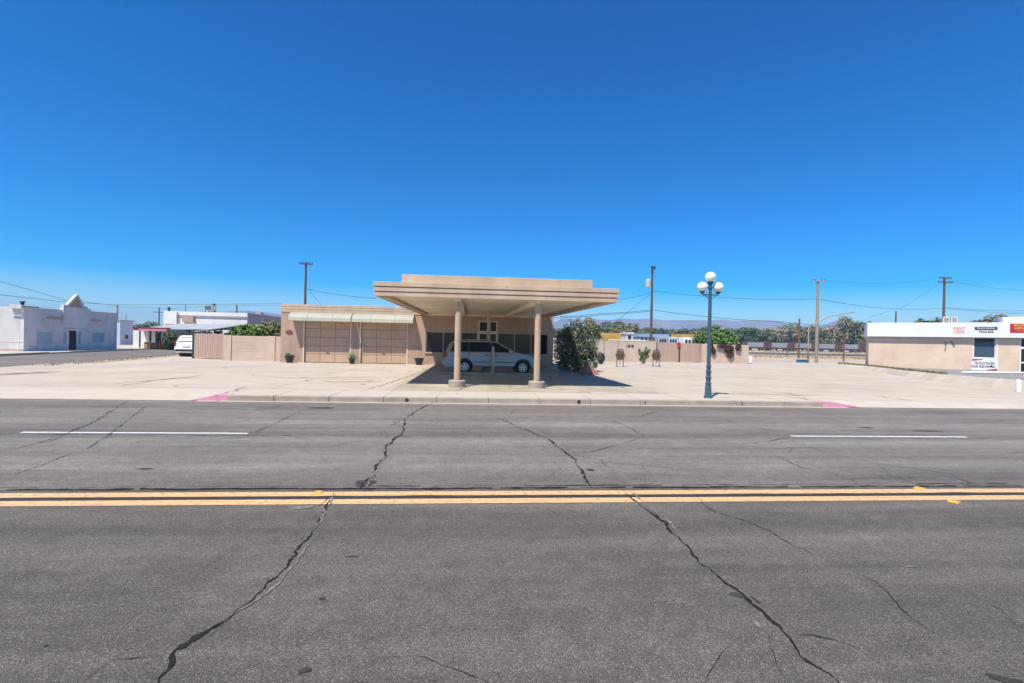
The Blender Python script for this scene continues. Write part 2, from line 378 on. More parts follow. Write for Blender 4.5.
for y in (20.2, 25, 29.6): strip(mb, rough_line([(-19, y), (22, y)], .5, .02), .014, LOT+.004)
for x in (-17, -12, -6.1, -2.6, 6.5, 11, 15.5, 20): strip(mb, rough_line([(x, 15.7), (x*1.0, 31)], .5, .02), .014, LOT+.004)
strip(mb, rough_line([G(458, 395)[:2], G(445, 372)[:2]], .2, .03), .02, LOT+.005)
tag(mb.build('pavement_joint', M['joint']), kind='structure')
mb = MB()
for L_ in ([(360, 392), (395, 381), (425, 371)], [(203, 399), (233, 391), (247, 386)], [(783, 396), (800, 398), (815, 401)], [(783, 393), (806, 397)], [(455, 391), (470, 386)], [(870, 395), (900, 399), (925, 402)], [(700, 393), (770, 394.5), (815, 396)]):
    strip(mb, rough_line([G(*p)[:2] for p in L_], .15, .05), .035, LOT+.006, .5, True)
tag(mb.build('pavement_crack', M['crackfine']), kind='structure')
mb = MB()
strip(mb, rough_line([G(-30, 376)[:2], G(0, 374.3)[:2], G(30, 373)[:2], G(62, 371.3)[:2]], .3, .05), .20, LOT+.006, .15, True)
tag(mb.build('dark_strip', M['tar_darkstrip']), kind='structure')  # dark tapering strip across the left of the slab
# old stains on the slab
def blob(mb, cx, cy, rx, ry, z, n=26, rot=0):
    ph = random.uniform(0, 90); pts = []
    for k in range(n):
        a = 2*math.pi*k/n; r = 1+.55*mnoise.noise(Vector((math.cos(a)*1.6+ph, math.sin(a)*1.6, ph)))+.2*mnoise.noise(Vector((math.cos(a)*6+ph, math.sin(a)*6, 3)))
        x, y = rx*r*math.cos(a), ry*r*math.sin(a); pts.append((cx+x*math.cos(rot)-y*math.sin(rot), cy+x*math.sin(rot)+y*math.cos(rot), z))
    mb.face(pts)
M['oil'] = mat('oil_drip', (.20, .175, .14), .7, .3, 9)
M['stain'] = mat('old_oil_stain', (.455, .40, .325), .8, .08, 1.5, fine=.1)
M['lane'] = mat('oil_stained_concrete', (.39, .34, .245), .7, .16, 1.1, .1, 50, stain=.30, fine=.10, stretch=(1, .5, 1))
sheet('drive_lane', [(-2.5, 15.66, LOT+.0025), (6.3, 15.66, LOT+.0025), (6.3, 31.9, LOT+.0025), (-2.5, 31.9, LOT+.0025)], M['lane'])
mb = MB()
for (px, py, rx, ry) in ((440, 386, .5, .22), (350, 381, 1.0, .3), (600, 393, .5, .16), (300, 377, 1.2, .4), (560, 391.5, .7, .12), (640, 378, .6, .25), (860, 385, .8, .3)):
    p = G(px, py); blob(mb, p.x, p.y, rx, ry, LOT+.0045, 26, random.uniform(-.3, .3))
for a, b in (((110, 384), (205, 375)), ((120, 385), (150, 381))):
    strip(mb, rough_line([G(*a)[:2], G(*b)[:2]], .3, .12), .22, LOT+.003, .5, True)
tag(mb.build('pavement_stain', M['stain']), kind='structure')

mb = MB(); random.seed(63)
for i in range(70):
    x, y = (random.gauss(1.0, 1.3), random.uniform(16.2, 24)) if i < 40 else (random.uniform(-14, 14), random.uniform(16, 30))
    blob(mb, x, y, random.uniform(.03, .13), random.uniform(.03, .12), LOT+.0065, 10)
tag(mb.build('oil_drips', M['oil']), kind='structure')
# ---- road markings
def Yr(y): return G(512, y, 0).y
Y1a, Y1b, Y2a, Y2b = 5.74, 5.585, 5.475, 5.31
sheet('road_marking', [(-60, Y1a, .004), (60, Y1a, .004), (60, Y1b, .004), (-60, Y1b, .004)], M['yellow'])
sheet('road_marking', [(-60, Y2a, .004), (60, Y2a, .004), (60, Y2b, .004), (-60, Y2b, .004)], M['yellow'])
mb = MB(); strip(mb, [(x*.5, (Y1b+Y2a)/2+.006*math.sin(x*3.1)) for x in range(-80, 81)], .10, .0045, .25)
tag(mb.build('road_marking', M['black']), kind='structure')
mb = MB()
for x0 in (-21.9, -7.76, 6.35, 20.5):
    mb.face([(x0, 9.16, .004), (x0+3.79, 9.16, .004), (x0+3.79, 9.255, .004), (x0, 9.255, .004)])
tag(mb.build('road_marking', M['white']), kind='structure')

# ---- cracks in the asphalt
main, thin_, edge = MB(), MB(), MB()
def crack(mb, L_, w, jit=.6, amp=.035, z=.006, step=.035):
    pts = [G(p[0], p[1], 0)[:2] for p in L_]; w *= .54
    ln = rough_line(pts, step, amp); n_ = len(ln)
    ln = [(x+random.uniform(-1, 1)*w*.28, y+random.uniform(-1, 1)*w*.28) for x, y in ln]
    i = 0
    while i < n_-2:                                             # breaks now and then, as old cracks do
        L2 = random.randint(14, 46); strip(mb, ln[i:i+L2+1], w*random.uniform(.6, 1.25), z+random.uniform(0, .0006), jit, True); i += L2-2 if random.random() < .8 else L2+1
CA = [(158, 690), (175, 655), (190, 643), (205, 633), (235, 610), (262, 590), (285, 570), (298, 550), (312, 530), (324, 510), (335, 493)]
CA2 = [(360, 490), (372, 474), (381, 460), (388, 447), (396, 438), (405, 430), (404, 421), (416, 411), (432, 403)]
CB = [(845, 692), (815, 666), (797, 656), (790, 640), (778, 628), (757, 610), (745, 597), (722, 580), (700, 564), (684, 545), (664, 522), (642, 506), (625, 492)]
CB2 = [(594, 489), (583, 474), (574, 460), (562, 450), (546, 438), (520, 428), (498, 418)]
crack(main, CA, .045, .7); crack(main, CA2, .06, .7, .05); crack(main, CB, .05, .7); crack(main, CB2, .055, .7)
def off(L_, dx, dy): return [(x+dx, y+dy) for x, y in L_]
crack(edge, off(CA[3:9], 4, 2), .03, .8); crack(edge, off(CA[8:], 2, 1), .05, .8); crack(edge, off(CA2[:4], 3, 1), .07, .8); crack(edge, off(CB[9:], 4, -1), .05, .8); crack(edge, off(CB[5:9], 3, 1), .018, .8)
for L_, w in (([(383, 452), (389, 440), (385, 430), (396, 423), (404, 419)], .02), ([(318, 507), (328, 497)], .02), ([(360, 492), (380, 489)], .02),
    ([(566, 455), (592, 452), (616, 446), (640, 438)], .022), ([(645, 437), (628, 427), (611, 420)], .04), ([(638, 417), (655, 412), (663, 407)], .035),
    ([(560, 452), (600, 460), (615, 474)], .016), ([(700, 505), (740, 520), (768, 531), (790, 545), (815, 556), (846, 568), (871, 581), (900, 605), (926, 627), (965, 650)], .018),
    ([(678, 482), (700, 500), (716, 514)], .016), ([(791, 634), (812, 634), (835, 641), (860, 649)], .012), ([(768, 635), (778, 660), (795, 690)], .010), ([(740, 640), (715, 660), (700, 690)], .008),
    ([(0, 453), (40, 443), (90, 424), (128, 401)], .03), ([(10, 476), (45, 464), (76, 452)], .03), ([(88, 449), (112, 432), (145, 407)], .03), ([(50, 442), (70, 432), (110, 415)], .02),
    ([(250, 434), (272, 425), (300, 412)], .03), ([(226, 440), (262, 434)], .02), ([(246, 413), (300, 402)], .03), ([(0, 438), (60, 436), (110, 434)], .02),
    ([(720, 418), (742, 426), (770, 431), (800, 433)], .025), ([(758, 444), (795, 442), (823, 452), (878, 464), (950, 474), (973, 485)], .024),
    ([(774, 455), (800, 467), (830, 474), (850, 480), (866, 488)], .022), ([(878, 464), (893, 477), (925, 487)], .016), ([(790, 437), (770, 442), (740, 443)], .03), ([(787, 407), (815, 412), (832, 416)], .025),
    ([(497, 419), (520, 418), (600, 424)], .012), ([(455, 412), (480, 420), (500, 421)], .014), ([(110, 660), (130, 648), (160, 640)], .010), ([(75, 686), (110, 662), (165, 655)], .009),
    ([(845, 480), (900, 477), (960, 480), (1024, 478)], .012), ([(900, 425), (960, 440), (1024, 436)], .014), ([(960, 590), (1000, 610), (1030, 640)], .006), ([(930, 448), (980, 456), (1030, 452)], .014),
    ([(540, 482), (560, 470), (556, 462)], .012), ([(640, 462), (655, 480)], .012), ([(0, 575), (25, 571), (60, 574)], .004)):
    crack(thin_, L_, w, .6, .03)
random.seed(41)
for i in range(30):
    x, y = random.uniform(-13, 15), random.uniform(6.3, 13.3) if i < 26 else random.uniform(2.6, 5.0); a = random.choice((random.gauss(0, .3), random.gauss(1.1, .5), random.gauss(2.1, .5))); pts = [(x, y)]
    for k in range(random.randint(3, 8)): a += random.gauss(0, .35); l_ = random.uniform(.15, .5); x += math.cos(a)*l_; y += math.sin(a)*l_*.8; pts.append((x, min(max(y, 2.4), 13.6)))
    ln = rough_line(pts, .04, .03); strip(thin_, ln, random.uniform(.006, .013)*(.8 if i < 26 else .4), .0062, .7, True)
# seams along the lanes
for (y, w, a, b) in ((5.86, .035, -30, 30), (9.0, .014, -26, 4.5), (5.95, .014, -12, 9), (12.3, .012, -20, 2)):
    x = a
    while x < b:
        x2 = x+random.uniform(.5, 2.2)
        strip(main if w > .03 else thin_, rough_line([(x, y), (x2, y+random.uniform(-.02, .02))], .1, .018), w*random.uniform(.5, 1.3), .0065, .6, False); x = x2+random.uniform(0, .25 if w > .03 else .5)
tag(main.build('road_crack', M['crack']), kind='structure'); tag(thin_.build('road_crack', M['crackfine']), kind='structure'); tag(edge.build('road_crack', M['crackedge']), kind='structure')
mb = MB()
for (px, py, rx, ry, rot) in ((744, 597, .10, .035, -.6), (528, 480, .0, .0, 0), (365, 483, .10, .12, .6), (912, 572, .0, .0, 0), (305, 671, .035, .02, .4), (322, 599, .022, .016, 0), (868, 428, .18, .05, 0), (46, 646, .012, .008, 0), (145, 469, .10, .03, 0), (350, 557, .05, .008, 0), (590, 470, .06, .05, 0), (925, 431, .35, .05, 0), (1005, 680, .08, .03, -.5), (322, 408, .35, .08, 0)):
    if rx: p = G(px, py, 0); blob(mb, p.x, p.y, rx, ry, .0055, 22, rot)
tag(mb.build('tar_spot', M['tar_darkstrip']), kind='structure')
mb = MB()
for (px, py, rx, ry, rot) in ((303, 508, .10, .045, .3), (757, 625, .03, .018, 1.2), (912, 567, .05, .012, 0), (947, 562, .03, .01, 0), (590, 446, .05, .02, 0)):
    p = G(px, py, 0); blob(mb, p.x, p.y, rx, ry, .0068, 18, rot)
tag(mb.build('bare_patch', M['crackedge']), kind='structure')
# raised amber markers glued beside the yellow lines
def marker(px, py, label, rz=0):
    p = G(px, py, 0)
    mb = MB(); a, b, h = .05, .05, .02; t = .6
    vb = [mb.bm.verts.new((sx*a, sy*b, .004)) for sx, sy in ((-1, -1), (1, -1), (1, 1), (-1, 1))]; vt = [mb.bm.verts.new((sx*a*t, sy*b*.85, h)) for sx, sy in ((-1, -1), (1, -1), (1, 1), (-1, 1))]
    for i in range(4): mb.bm.faces.new((vb[i], vb[(i+1) % 4], vt[(i+1) % 4], vt[i]))
    mb.bm.faces.new(vt); mb.bm.faces.new(vb[::-1])
    o = mb.build('road_marker', M['amber'], loc=p); o.rotation_euler = (0, 0, rz); tag(o, label, 'road marker', 'amber reflectors along the centre line')
marker(318, 493.5, 'amber road reflector beside the long crack at the left end of the yellow line', .2)
marker(919.5, 489, 'amber road reflector just beyond the double yellow line', .4)
marker(954, 502.3, 'amber road reflector on the near side of the double yellow line', .5)

# ---- verge, pads, tracks
def tufts(mb, pts_fn, n, h0, h1, w=.03):
    for _ in range(n):
        x, y, z = pts_fn(); a = random.uniform(0, 6.28); h = random.uniform(h0, h1); dx, dy = math.cos(a)*w, math.sin(a)*w; lx, ly = random.uniform(-.5, .5)*h, random.uniform(-.5, .5)*h
        mb.face([(x-dx, y-dy, z), (x+dx, y+dy, z), (x+lx, y+ly, z+h)])
mb = MB()
def vf():
    s = random.uniform(-4, 22)+0; o = random.gauss(0, .28); p = SS(o+.1, s); return (p[0], p[1], .05 if o > 0 else .15)
mb.face([SS(-.9, 3)[:2]+(.16,), SS(.15, 1)[:2]+(.1,), SS(.15, 24)[:2]+(.1,), SS(-.8, 24)[:2]+(.16,)])
def vf():
    s = random.uniform(1, 23); o = random.uniform(-1.0, .3); p = SS(o, s); return (p[0], p[1], .1)
tufts(mb, vf, 2600, .04, .14, .025)
tag(mb.build('grass_verge', M['dry'], keep=True), kind='stuff')
mb = MB()
def vf():
    s = random.uniform(0, 20); o = random.uniform(-.45, .35); p = SS(o, s); return (p[0], p[1], .1)
tufts(mb, vf, 900, .04, .16, .025)
tag(mb.build('green_grass', M['green_grass'], keep=True), kind='stuff')
# kerb pieces along the far side of the side street, with driveways between
for a, b in ((2, 7.2), (9.3, 18.5), (21.5, 26.5)):
    pts = [SS(10.0 if a < 5 else 9.62, a), SS(9.62, b), SS(9.8, b), SS(10.2 if a < 5 else 9.8, a)]
    sheet('far_kerb', [(p[0], p[1], .17) for p in pts], M['kerb'], th=.18)
# raised lot of the shop on the right and its low concrete wall
RW = [(36.5, 45.5, .20), (34.97, 42.5, .27), (31.0, 35.6, .40), (26.66, 28.4, .49), (24.3, 23.5, .53), (22.95, 18.5, .58), (22.6, 15.2, .58)]
mb = MB(); n = len(RW); 
for i, (x, y, z) in enumerate(RW):
    pass
def wallrow(dx, dz0, top): return [mb.bm.verts.new((x+dx, y, (z+dz0) if top else .05)) for x, y, z in RW]
a0, a1, b1, b0 = wallrow(-.42, 0, False), wallrow(0, 0, True), wallrow(.18, 0, True), wallrow(.18, 0, False)
for P, Q in ((a0, a1), (a1, b1), (b1, b0)):
    for i in range(n-1): mb.bm.faces.new((P[i], P[i+1], Q[i+1], Q[i]))
for i in (0, n-1): mb.bm.faces.new((a0[i], a1[i], b1[i], b0[i]))
tag(mb.build('retaining_wall', M['palecon']), 'low concrete retaining wall slanting along the edge of the raised shop lot', 'wall')
mb = MB(); L0 = [mb.bm.verts.new((x+.17, y, z-.02)) for x, y, z in RW]; L1 = [mb.bm.verts.new((x+38, y-22+(3 if i else 8), .25)) for i, (x, y, z) in enumerate(RW)]
for i in range(n-1): mb.bm.faces.new((L0[i], L0[i+1], L1[i+1], L1[i]))
tag(mb.build('shop_lot', M['lotgrey']), kind='structure')
mb = MB()
def vf():
    i = random.choice((0, 1, 1, 2, 2, 3)); a, b = RW[i], RW[i+1]; t = random.random()
    return (a[0]+(b[0]-a[0])*t+random.uniform(.15, .5), a[1]+(b[1]-a[1])*t, a[2]+(b[2]-a[2])*t-.03)
tufts(mb, vf, 2600, .05, .2, .03)
tag(mb.build('weed_strip', M['green_grass'], keep=True), kind='stuff')
# railway ground
sheet('railway_bed', [(30, 112, -.03), (400, 112, -.03), (400, 150, -.03), (30, 150, -.03)], M['ballast'])
sheet('railway_bed', [(30, 208, -.04), (400, 208, -.04), (400, 222, -.04), (30, 222, -.04)], M['ballast'])
mb = MB()
def vf(): return (random.uniform(30, 130), random.gauss(88, 5), -.06)
tufts(mb, vf, 3000, .1, .4, .12)
def vf(): return (random.uniform(70, 230), random.gauss(185, 9), -.06)
tufts(mb, vf, 2600, .2, .6, .25)
tag(mb.build('dry_grass', M['dry'], keep=True), kind='stuff')
# mountains
mb = MB(); cols, rows = 260, 16; grid = []
def ridge(px):
    a = 24+1.5*mnoise.noise(Vector((px*.018, 0, 2)))+.9*mnoise.noise(Vector((px*.07, 1, 2)))
    if px > 770: a -= 7*min(1, (px-770)/45)
    a += 7*math.exp(-((px-842)/20)**2)
    if px > 880: a -= 2
    if px < 560: a = 21+3*mnoise.noise(Vector((px*.018, 5, 2)))
    return max(a, 5)
for i in range(cols+1):
    px = 200+i*(900/cols); row = []
    base = ray(px, 341.5); base.z = 0; base.normalize()
    hgt = ridge(px)/490*3000*1.0
    for j in range(rows+1):
        t = j/rows; d = 2350+650*t; prof = t**1.25
        z = hgt*prof*(1+.22*(1-t)*mnoise.noise(Vector((px*.05, t*3, 9))))+22*prof*(1-t)*2*mnoise.noise(Vector((px*.11, t*5, 4)))
        p = base*d; row.append(mb.bm.verts.new((p.x, p.y, z-1)))
    p = base*3300; row.append(mb.bm.verts.new((p.x, p.y, -2)))
    grid.append(row)
for A, B in zip(grid, grid[1:]):
    for j in range(rows+1): mb.bm.faces.new((A[j], B[j], B[j+1], A[j+1]))
tag(mb.build('mountains', M['mount'], smooth=True), kind='structure')
# air
mb = MB(); mb.box(-GS-50, GS+50, -350, GS+50, -3.5, 178)
hz = bpy.data.materials.new('haze'); hz.use_nodes = True; t = hz.node_tree; t.nodes.clear()
om = t.nodes.new('ShaderNodeOutputMaterial'); pv = t.nodes.new('ShaderNodeVolumePrincipled'); pv.inputs['Density'].default_value = .00034; pv.inputs['Color'].default_value = (.36, .64, 1, 1); pv.inputs['Anisotropy'].default_value = 0
t.links.new(pv.outputs[0], om.inputs['Volume'])
tag(mb.build('haze', hz), kind='stuff')

# ================================================================== THE STATION BUILDING
WY, Z0 = 32.0, LOT
st = thing('station_building', 'tan stucco former filling station with two garage doors and flat drive-through canopy', 'building', (0, 0, 0))
GX0, GX1, OX0, OX1 = -11.95, -3.3, -3.3, 5.42
mb = MB()
zt = 3.34
D1, D2, DH = (-10.52, -7.66), (-7.02, -4.10), 2.92
def wb(x0, x1, z0, z1, y0=WY, y1=WY+.22): mb.box(x0, x1, y0, y1, z0, z1)
wb(GX0, D1[0], Z0, zt); wb(D1[1], D2[0], Z0, DH); wb(GX0+.0, GX1, DH, zt) if False else None
wb(D1[0], D2[1], DH, zt); wb(D2[1], -2.92, Z0, zt)
# office openings
W1, W2, DR = (-2.92, .44), (1.74, 5.06), (.44, 1.74); wz0, wz1 = .92, 2.30
wb(W1[0], W1[1], Z0, wz0); wb(W1[0], W1[1], wz1, 3.5); wb(DR[0], DR[1], 3.08, 3.5); wb(W2[0], W2[1], Z0, wz0); wb(W2[0], W2[1], wz1, 3.5); wb(W2[1], OX1, Z0, 3.5)
# sides, back, flat roof
mb.box(GX0, GX0+.2, WY+.22, 42, Z0, zt); mb.box(OX1-.2, OX1, WY+.22, 42, Z0, 3.5); mb.box(GX0, OX1, 42, 42.2, Z0, zt)
mb.build('wall', M['stucco'], st)
MB().box(GX0+.05, OX1-.05, WY+.1, 42.1, 3.44, 3.52).build('roof', M['fascia'], st)
mb = MB(); mb.box(W1[0]-.1, W2[1]+.1, WY+.9, WY+.95, Z0, 3.4); mb.build('interior_partition', M['groove'], st)
# banded fascia above the garage
f = MB()
for z0, z1, d in ((3.335, 3.50, .03), (3.515, 3.66, .04), (3.675, 3.83, .05)): f.box(GX0-d*.4, GX1+.1, WY-d, 42.3, z0, z1)
f.build('fascia', M['fascia'], st, bevel=.008)
g = MB(); g.box(GX0-.004, GX1, WY-.015, 42.25, 3.45, 3.80); g.build('fascia_backing', M['groove'], st)
# garage doors
def garage_door(x0, x1):
    jm = MB(); jm.box(x0-.06, x0+.02, WY-.02, WY+.13, Z0, DH); jm.box(x1-.02, x1+.06, WY-.02, WY+.13, Z0, DH); jm.box(x0+.02, x1-.02, WY+.01, WY+.12, DH-.06, DH+.004)
    bk = MB(); bk.box(x0, x1, WY+.14, WY+.17, Z0, DH); d = bk.build('garage_door', M['groove'], st)
    build_each(jm, 'door_jamb', M['cream'], d)
    p = MB(); w = (x1-x0-.08)/3; h = (DH-Z0-.10)/5
    for i in range(3):
        for j in range(5): p.box(x0+.04+i*w+.008, x0+.04+(i+1)*w-.008, WY+.10, WY+.145, Z0+.03+j*h+.011, Z0+.03+(j+1)*h-.011)
    p.build('door_panel', M['doorpaint'], d, bevel=.01)
    hd = MB(); hd.box((x0+x1)/2-.09, (x0+x1)/2+.09, WY+.07, WY+.10, .78, .81); hd.build('handle', M['darkmetal'], d)
garage_door(*D1); garage_door(*D2)
# long awning over both doors: curved sheet-metal hood in two lengths
def awning(x0, x1, le, re_):
    prof = [(.04, 3.33), (.30, 3.29), (.52, 3.17), (.66, 2.99), (.72, 2.78)]
    mb = MB(); top = []; bot = []
    nseg = 10
    outer = [[mb.bm.verts.new((x0+(x1-x0)*i/nseg, WY-d, z)) for d, z in prof] for i in range(nseg+1)]
    inner = [[mb.bm.verts.new((x0+(x1-x0)*i/nseg, WY-d+.012, z-.02)) for d, z in prof] for i in range(nseg+1)]
    for A, s in ((outer, 1), (inner, -1)):
        for P, Q in zip(A, A[1:]):
            for j in range(len(prof)-1): mb.bm.faces.new((P[j], P[j+1], Q[j+1], Q[j]))
    for P, Q in zip(outer+[], inner): pass
    for i in range(nseg): 
        for j in (0, len(prof)-1): mb.bm.faces.new((outer[i][j], outer[i+1][j], inner[i+1][j], inner[i][j]))
    for i in (0, nseg):
        for j in range(len(prof)-1): mb.bm.faces.new((outer[i][j], outer[i][j+1], inner[i][j+1], inner[i][j]))
    a = mb.build('awning', M['awning'], st)
    rb = MB()
    for i in range(nseg+1):
        x = x0+(x1-x0)*i/nseg
        if i in (0, 3, 7, nseg): rb.tube([(x, WY-d-.006, z+.006) for d, z in prof], .012, 5)
    build_each(rb, 'seam_rib', M['awning'], a)
    for x, on in ((x0, le), (x1, re_)):
        if on:
            e = MB(); e.prism([(x, WY-d+.02, z-.005) for d, z in prof]+[(x, WY-.01, 3.0)], (.012 if x == x1 else -.012, 0, 0)); e.build('awning_end', M['awning'], a)
awning(-11.28, -7.50, True, False); awning(-7.44, -3.66, False, True)
# office windows: dark panes with thin metal frames
def window(x0, x1, mull):
    fr = MB(); yf = WY+.04
    fr.box(x0, x1, yf, yf+.07, wz0, wz0+.05); fr.box(x0, x1, yf, yf+.07, wz1-.05, wz1)
    for m in [x0+.025]+mull+[x1-.025]: fr.box(m-.025, m+.025, yf-.004, yf+.074, wz0+.05, wz1-.05)
    w = fr.build('window', M['alum'], st)
    MB().box(x0+.01, x1-.01, yf+.03, yf+.042, wz0+.02, wz1-.02).build('window_pane', M['glass'], w)
    MB().box(x0-.04, x1+.04, WY-.06, WY+.03, wz0-.05, wz0-.001).build('window_sill', M['stucco'], w)
window(-2.92, .44, [-1.78, -.62]); window(1.74, 5.06, [2.85, 3.95])
d = MB(); y = WY+.02
for x0, x1 in ((.44, .56), (1.03, 1.15), (1.62, 1.74)): d.box(x0, x1, y, y+.09, Z0, 3.08)
for z0, z1 in ((2.98, 3.08), (2.22, 2.42), (.15, .30), (1.1, 1.2)):
    d.box(.56, 1.03, y+.004, y+.086, z0, z1); d.box(1.15, 1.62, y+.004, y+.086, z0, z1)
dd = d.build('entrance_door', M['cream'], st)
MB().box(.5, 1.7, y+.04, y+.055, .2, 3.0).build('door_glass', M['glass'], dd)
MB().box(1.0, 1.03, y-.05, y-.003, 1.0, 1.3).build('handle', M['alum'], dd)
# canopy
CX0, CX1, CY0 = -3.26, 5.08, 16.75
cn = MB(); prof = [(CY0+.08, 3.22), (WY-.002, 3.44), (WY-.002, 3.6), (CY0+.08, 3.6)]
cn.prism([(CX0+.08, a, b) for a, b in prof], (CX1-CX0-.16, 0, 0)); can = cn.build('canopy', M['soffit'], st)
fa = MB()
for z0, z1, dd_ in ((3.14, 3.285, 0), (3.305, 3.45, .02), (3.47, 3.62, .04)):
    fa.box(CX0-dd_, CX1+dd_, CY0-dd_, CY0+.10, z0, z1)
    for xa, xb in ((CX0-dd_, CX0+.10), (CX1-.10, CX1+dd_)):
        fa.prism([(xa, CY0+.101, z0), (xa, WY-.1, z0+(.18 if z0 < 3.2 else .1 if z0 < 3.4 else .0)), (xa, WY-.1, z1+(.12 if z1 < 3.4 else .06 if z1 < 3.5 else 0)), (xa, CY0+.101, z1)], (xb-xa, 0, 0))
fa.build('canopy_fascia', M['fascia'], can, bevel=.008)
fb = MB(); fb.box(CX0+.02, CX1-.02, CY0+.02, CY0+.09, 3.2, 3.6); fb.build('fascia_backing', M['groove'], can)
pr = MB(); pr.box(-2.42, 4.28, 17.15, WY+2, 3.60, 3.945); pr.build('canopy_parapet', M['fascia'], can, bevel=.01)
MB().box(CX0+.0, CX1-.0, CY0+.1, WY+1, 3.601, 3.625).build('canopy_top', M['fascia'], can)
for x in (-.46, 2.32):
    b = MB(); b.prism([(x-.09, CY0+.12, 3.05), (x-.09, WY-.004, 3.27), (x-.09, WY-.004, 3.46), (x-.09, CY0+.12, 3.23)], (.18, 0, 0)); b.build('canopy_beam', M['soffit'], can)
for x in (CX0+.35, CX1-.35):
    b = MB(); b.prism([(x-.09, CY0+.12, 3.10), (x-.09, WY-.004, 3.30), (x-.09, WY-.004, 3.46), (x-.09, CY0+.12, 3.23)], (.18, 0, 0)); b.build('canopy_beam', M['fascia'], can)
MB().box(CX0+.3, CX1-.2, WY-.09, WY-.006, 3.27, 3.445).build('ledger_beam', M['soffit'], can)
for x, y, r, top in ((-.45, 17.05, .110, 3.15), (2.33, 17.05, .110, 3.15), (.90, 25.2, .09, 3.41)):
    c = MB(); c.lathe([(r, Z0), (r, top)], 20, (x, y, 0)); k = smoothtrim(c.build('canopy_column', M['column'], st))
    c = MB(); c.lathe([(r+.18, Z0), (r+.18, .36), (r+.16, .385)], 20, (x, y, 0)); smoothtrim(c.build('column_base', M['kerb'], k))
c = MB(); c.box(.90-.35, .90+.35, 25.1, 25.3, 3.29, 3.42); c.build('canopy_beam', M['soffit'], can)
can.location.z = .055
# things on and by the station
p = AY(289, 332, WY-.03)
sg = MB(); sg.lathe([(.30, 0), (.30, .025), (.27, .03)], 20, (0, 0, 0), 'y')
o = sg.build('wall_plaque', M['plaque'], loc=(p.x, WY-.034, 2.06)); o.scale = (.75, 1, .42); tag(o, 'small dark red oval plaque on the tan garage wall', 'plaque')
tag(MB().box(-1.5, 4.2, 23.05, 23.65, LOT-.05, LOT+.11).build('pump_island', M['kerb'], bevel=.02), 'low concrete pump island in the shade under the canopy', 'kerb island')
bo = thing('bollard', 'thin pale steel bollard standing in front of the silver minivan', 'bollard', (1.07, 23.35, LOT+.11))
MB().lathe([(.055, 0), (.055, 1.22), (.045, 1.25), (.01, 1.26)], 14).build('post', M['alum'], bo); MB().box(-.11, .11, -.11, .11, 0, .02).build('base_plate', M['alum'], bo)

# ---- pots with plants
def potted(name, label, px, kind, r=.24, h=.42):
    p = AY(px, 361.5, WY-.55); t = thing(name, label, 'potted plant', (p.x, p.y, LOT), 0, 'dark pots along the garage front')
    c = MB(); c.lathe([(r*.62, 0), (r*.8, h*.3), (r*.98, h*.75), (r*1.08, h*.92), (r*1.08, h), (r*.95, h), (r*.9, h*.9)], 18); smoothtrim(c.build('pot', M['pot'], t))
    MB().lathe([(r*.93, h*.86), (r*.93, h*.9)], 14).build('soil', M['bark'], t)
    if kind:
        l = MB(); n = 26 if kind == 2 else 18
        for i in range(n):
            a = random.uniform(0, 6.28); ln = random.uniform(.22, .42)*(1.5 if kind == 2 else 1); el = random.uniform(.3, 1.3) if kind == 1 else random.uniform(.1, 1.4)
            d = Vector((math.cos(a)*math.cos(el), math.sin(a)*math.cos(el), math.sin(el))); s = d.cross(Vector((0, 0, 1))).normalized(); w = .035
            b = Vector((0, 0, h*.9))+Vector((math.cos(a), math.sin(a), 0))*.05; q1 = b+d*ln*.5; q2 = b+d*ln-Vector((0, 0, .06))
            up_ = s.cross(d)*.018
            v = [l.bm.verts.new(k) for k in (b-s*w*.7, b+s*w*.7, q1+s*w+up_, q1-s*w+up_, q2)]
            vb = [l.bm.verts.new(k) for k in (b-up_, q1-up_*.6)]
            l.bm.faces.new((v[0], v[1], v[2], v[3])); l.bm.faces.new((v[3], v[2], v[4])); l.bm.faces.new((vb[0], v[0], v[3], vb[1])); l.bm.faces.new((v[1], vb[0], vb[1], v[2])); l.bm.faces.new((v[3], vb[1], v[4])); l.bm.faces.new((vb[1], v[2], v[4]))
        l.build('leaves', M['agave'], t)
    return t
potted('agave_pot', 'black pot with low green agave at the outer corner of the garage', 289.5, 1, .27, .46)
potted('agave_pot', 'black pot with tall spiky plant between the two garage doors', 352, 2, .2, .34)
potted('empty_pot', 'dark round pot without a plant, right of the second garage door', 419, 0, .28, .44)

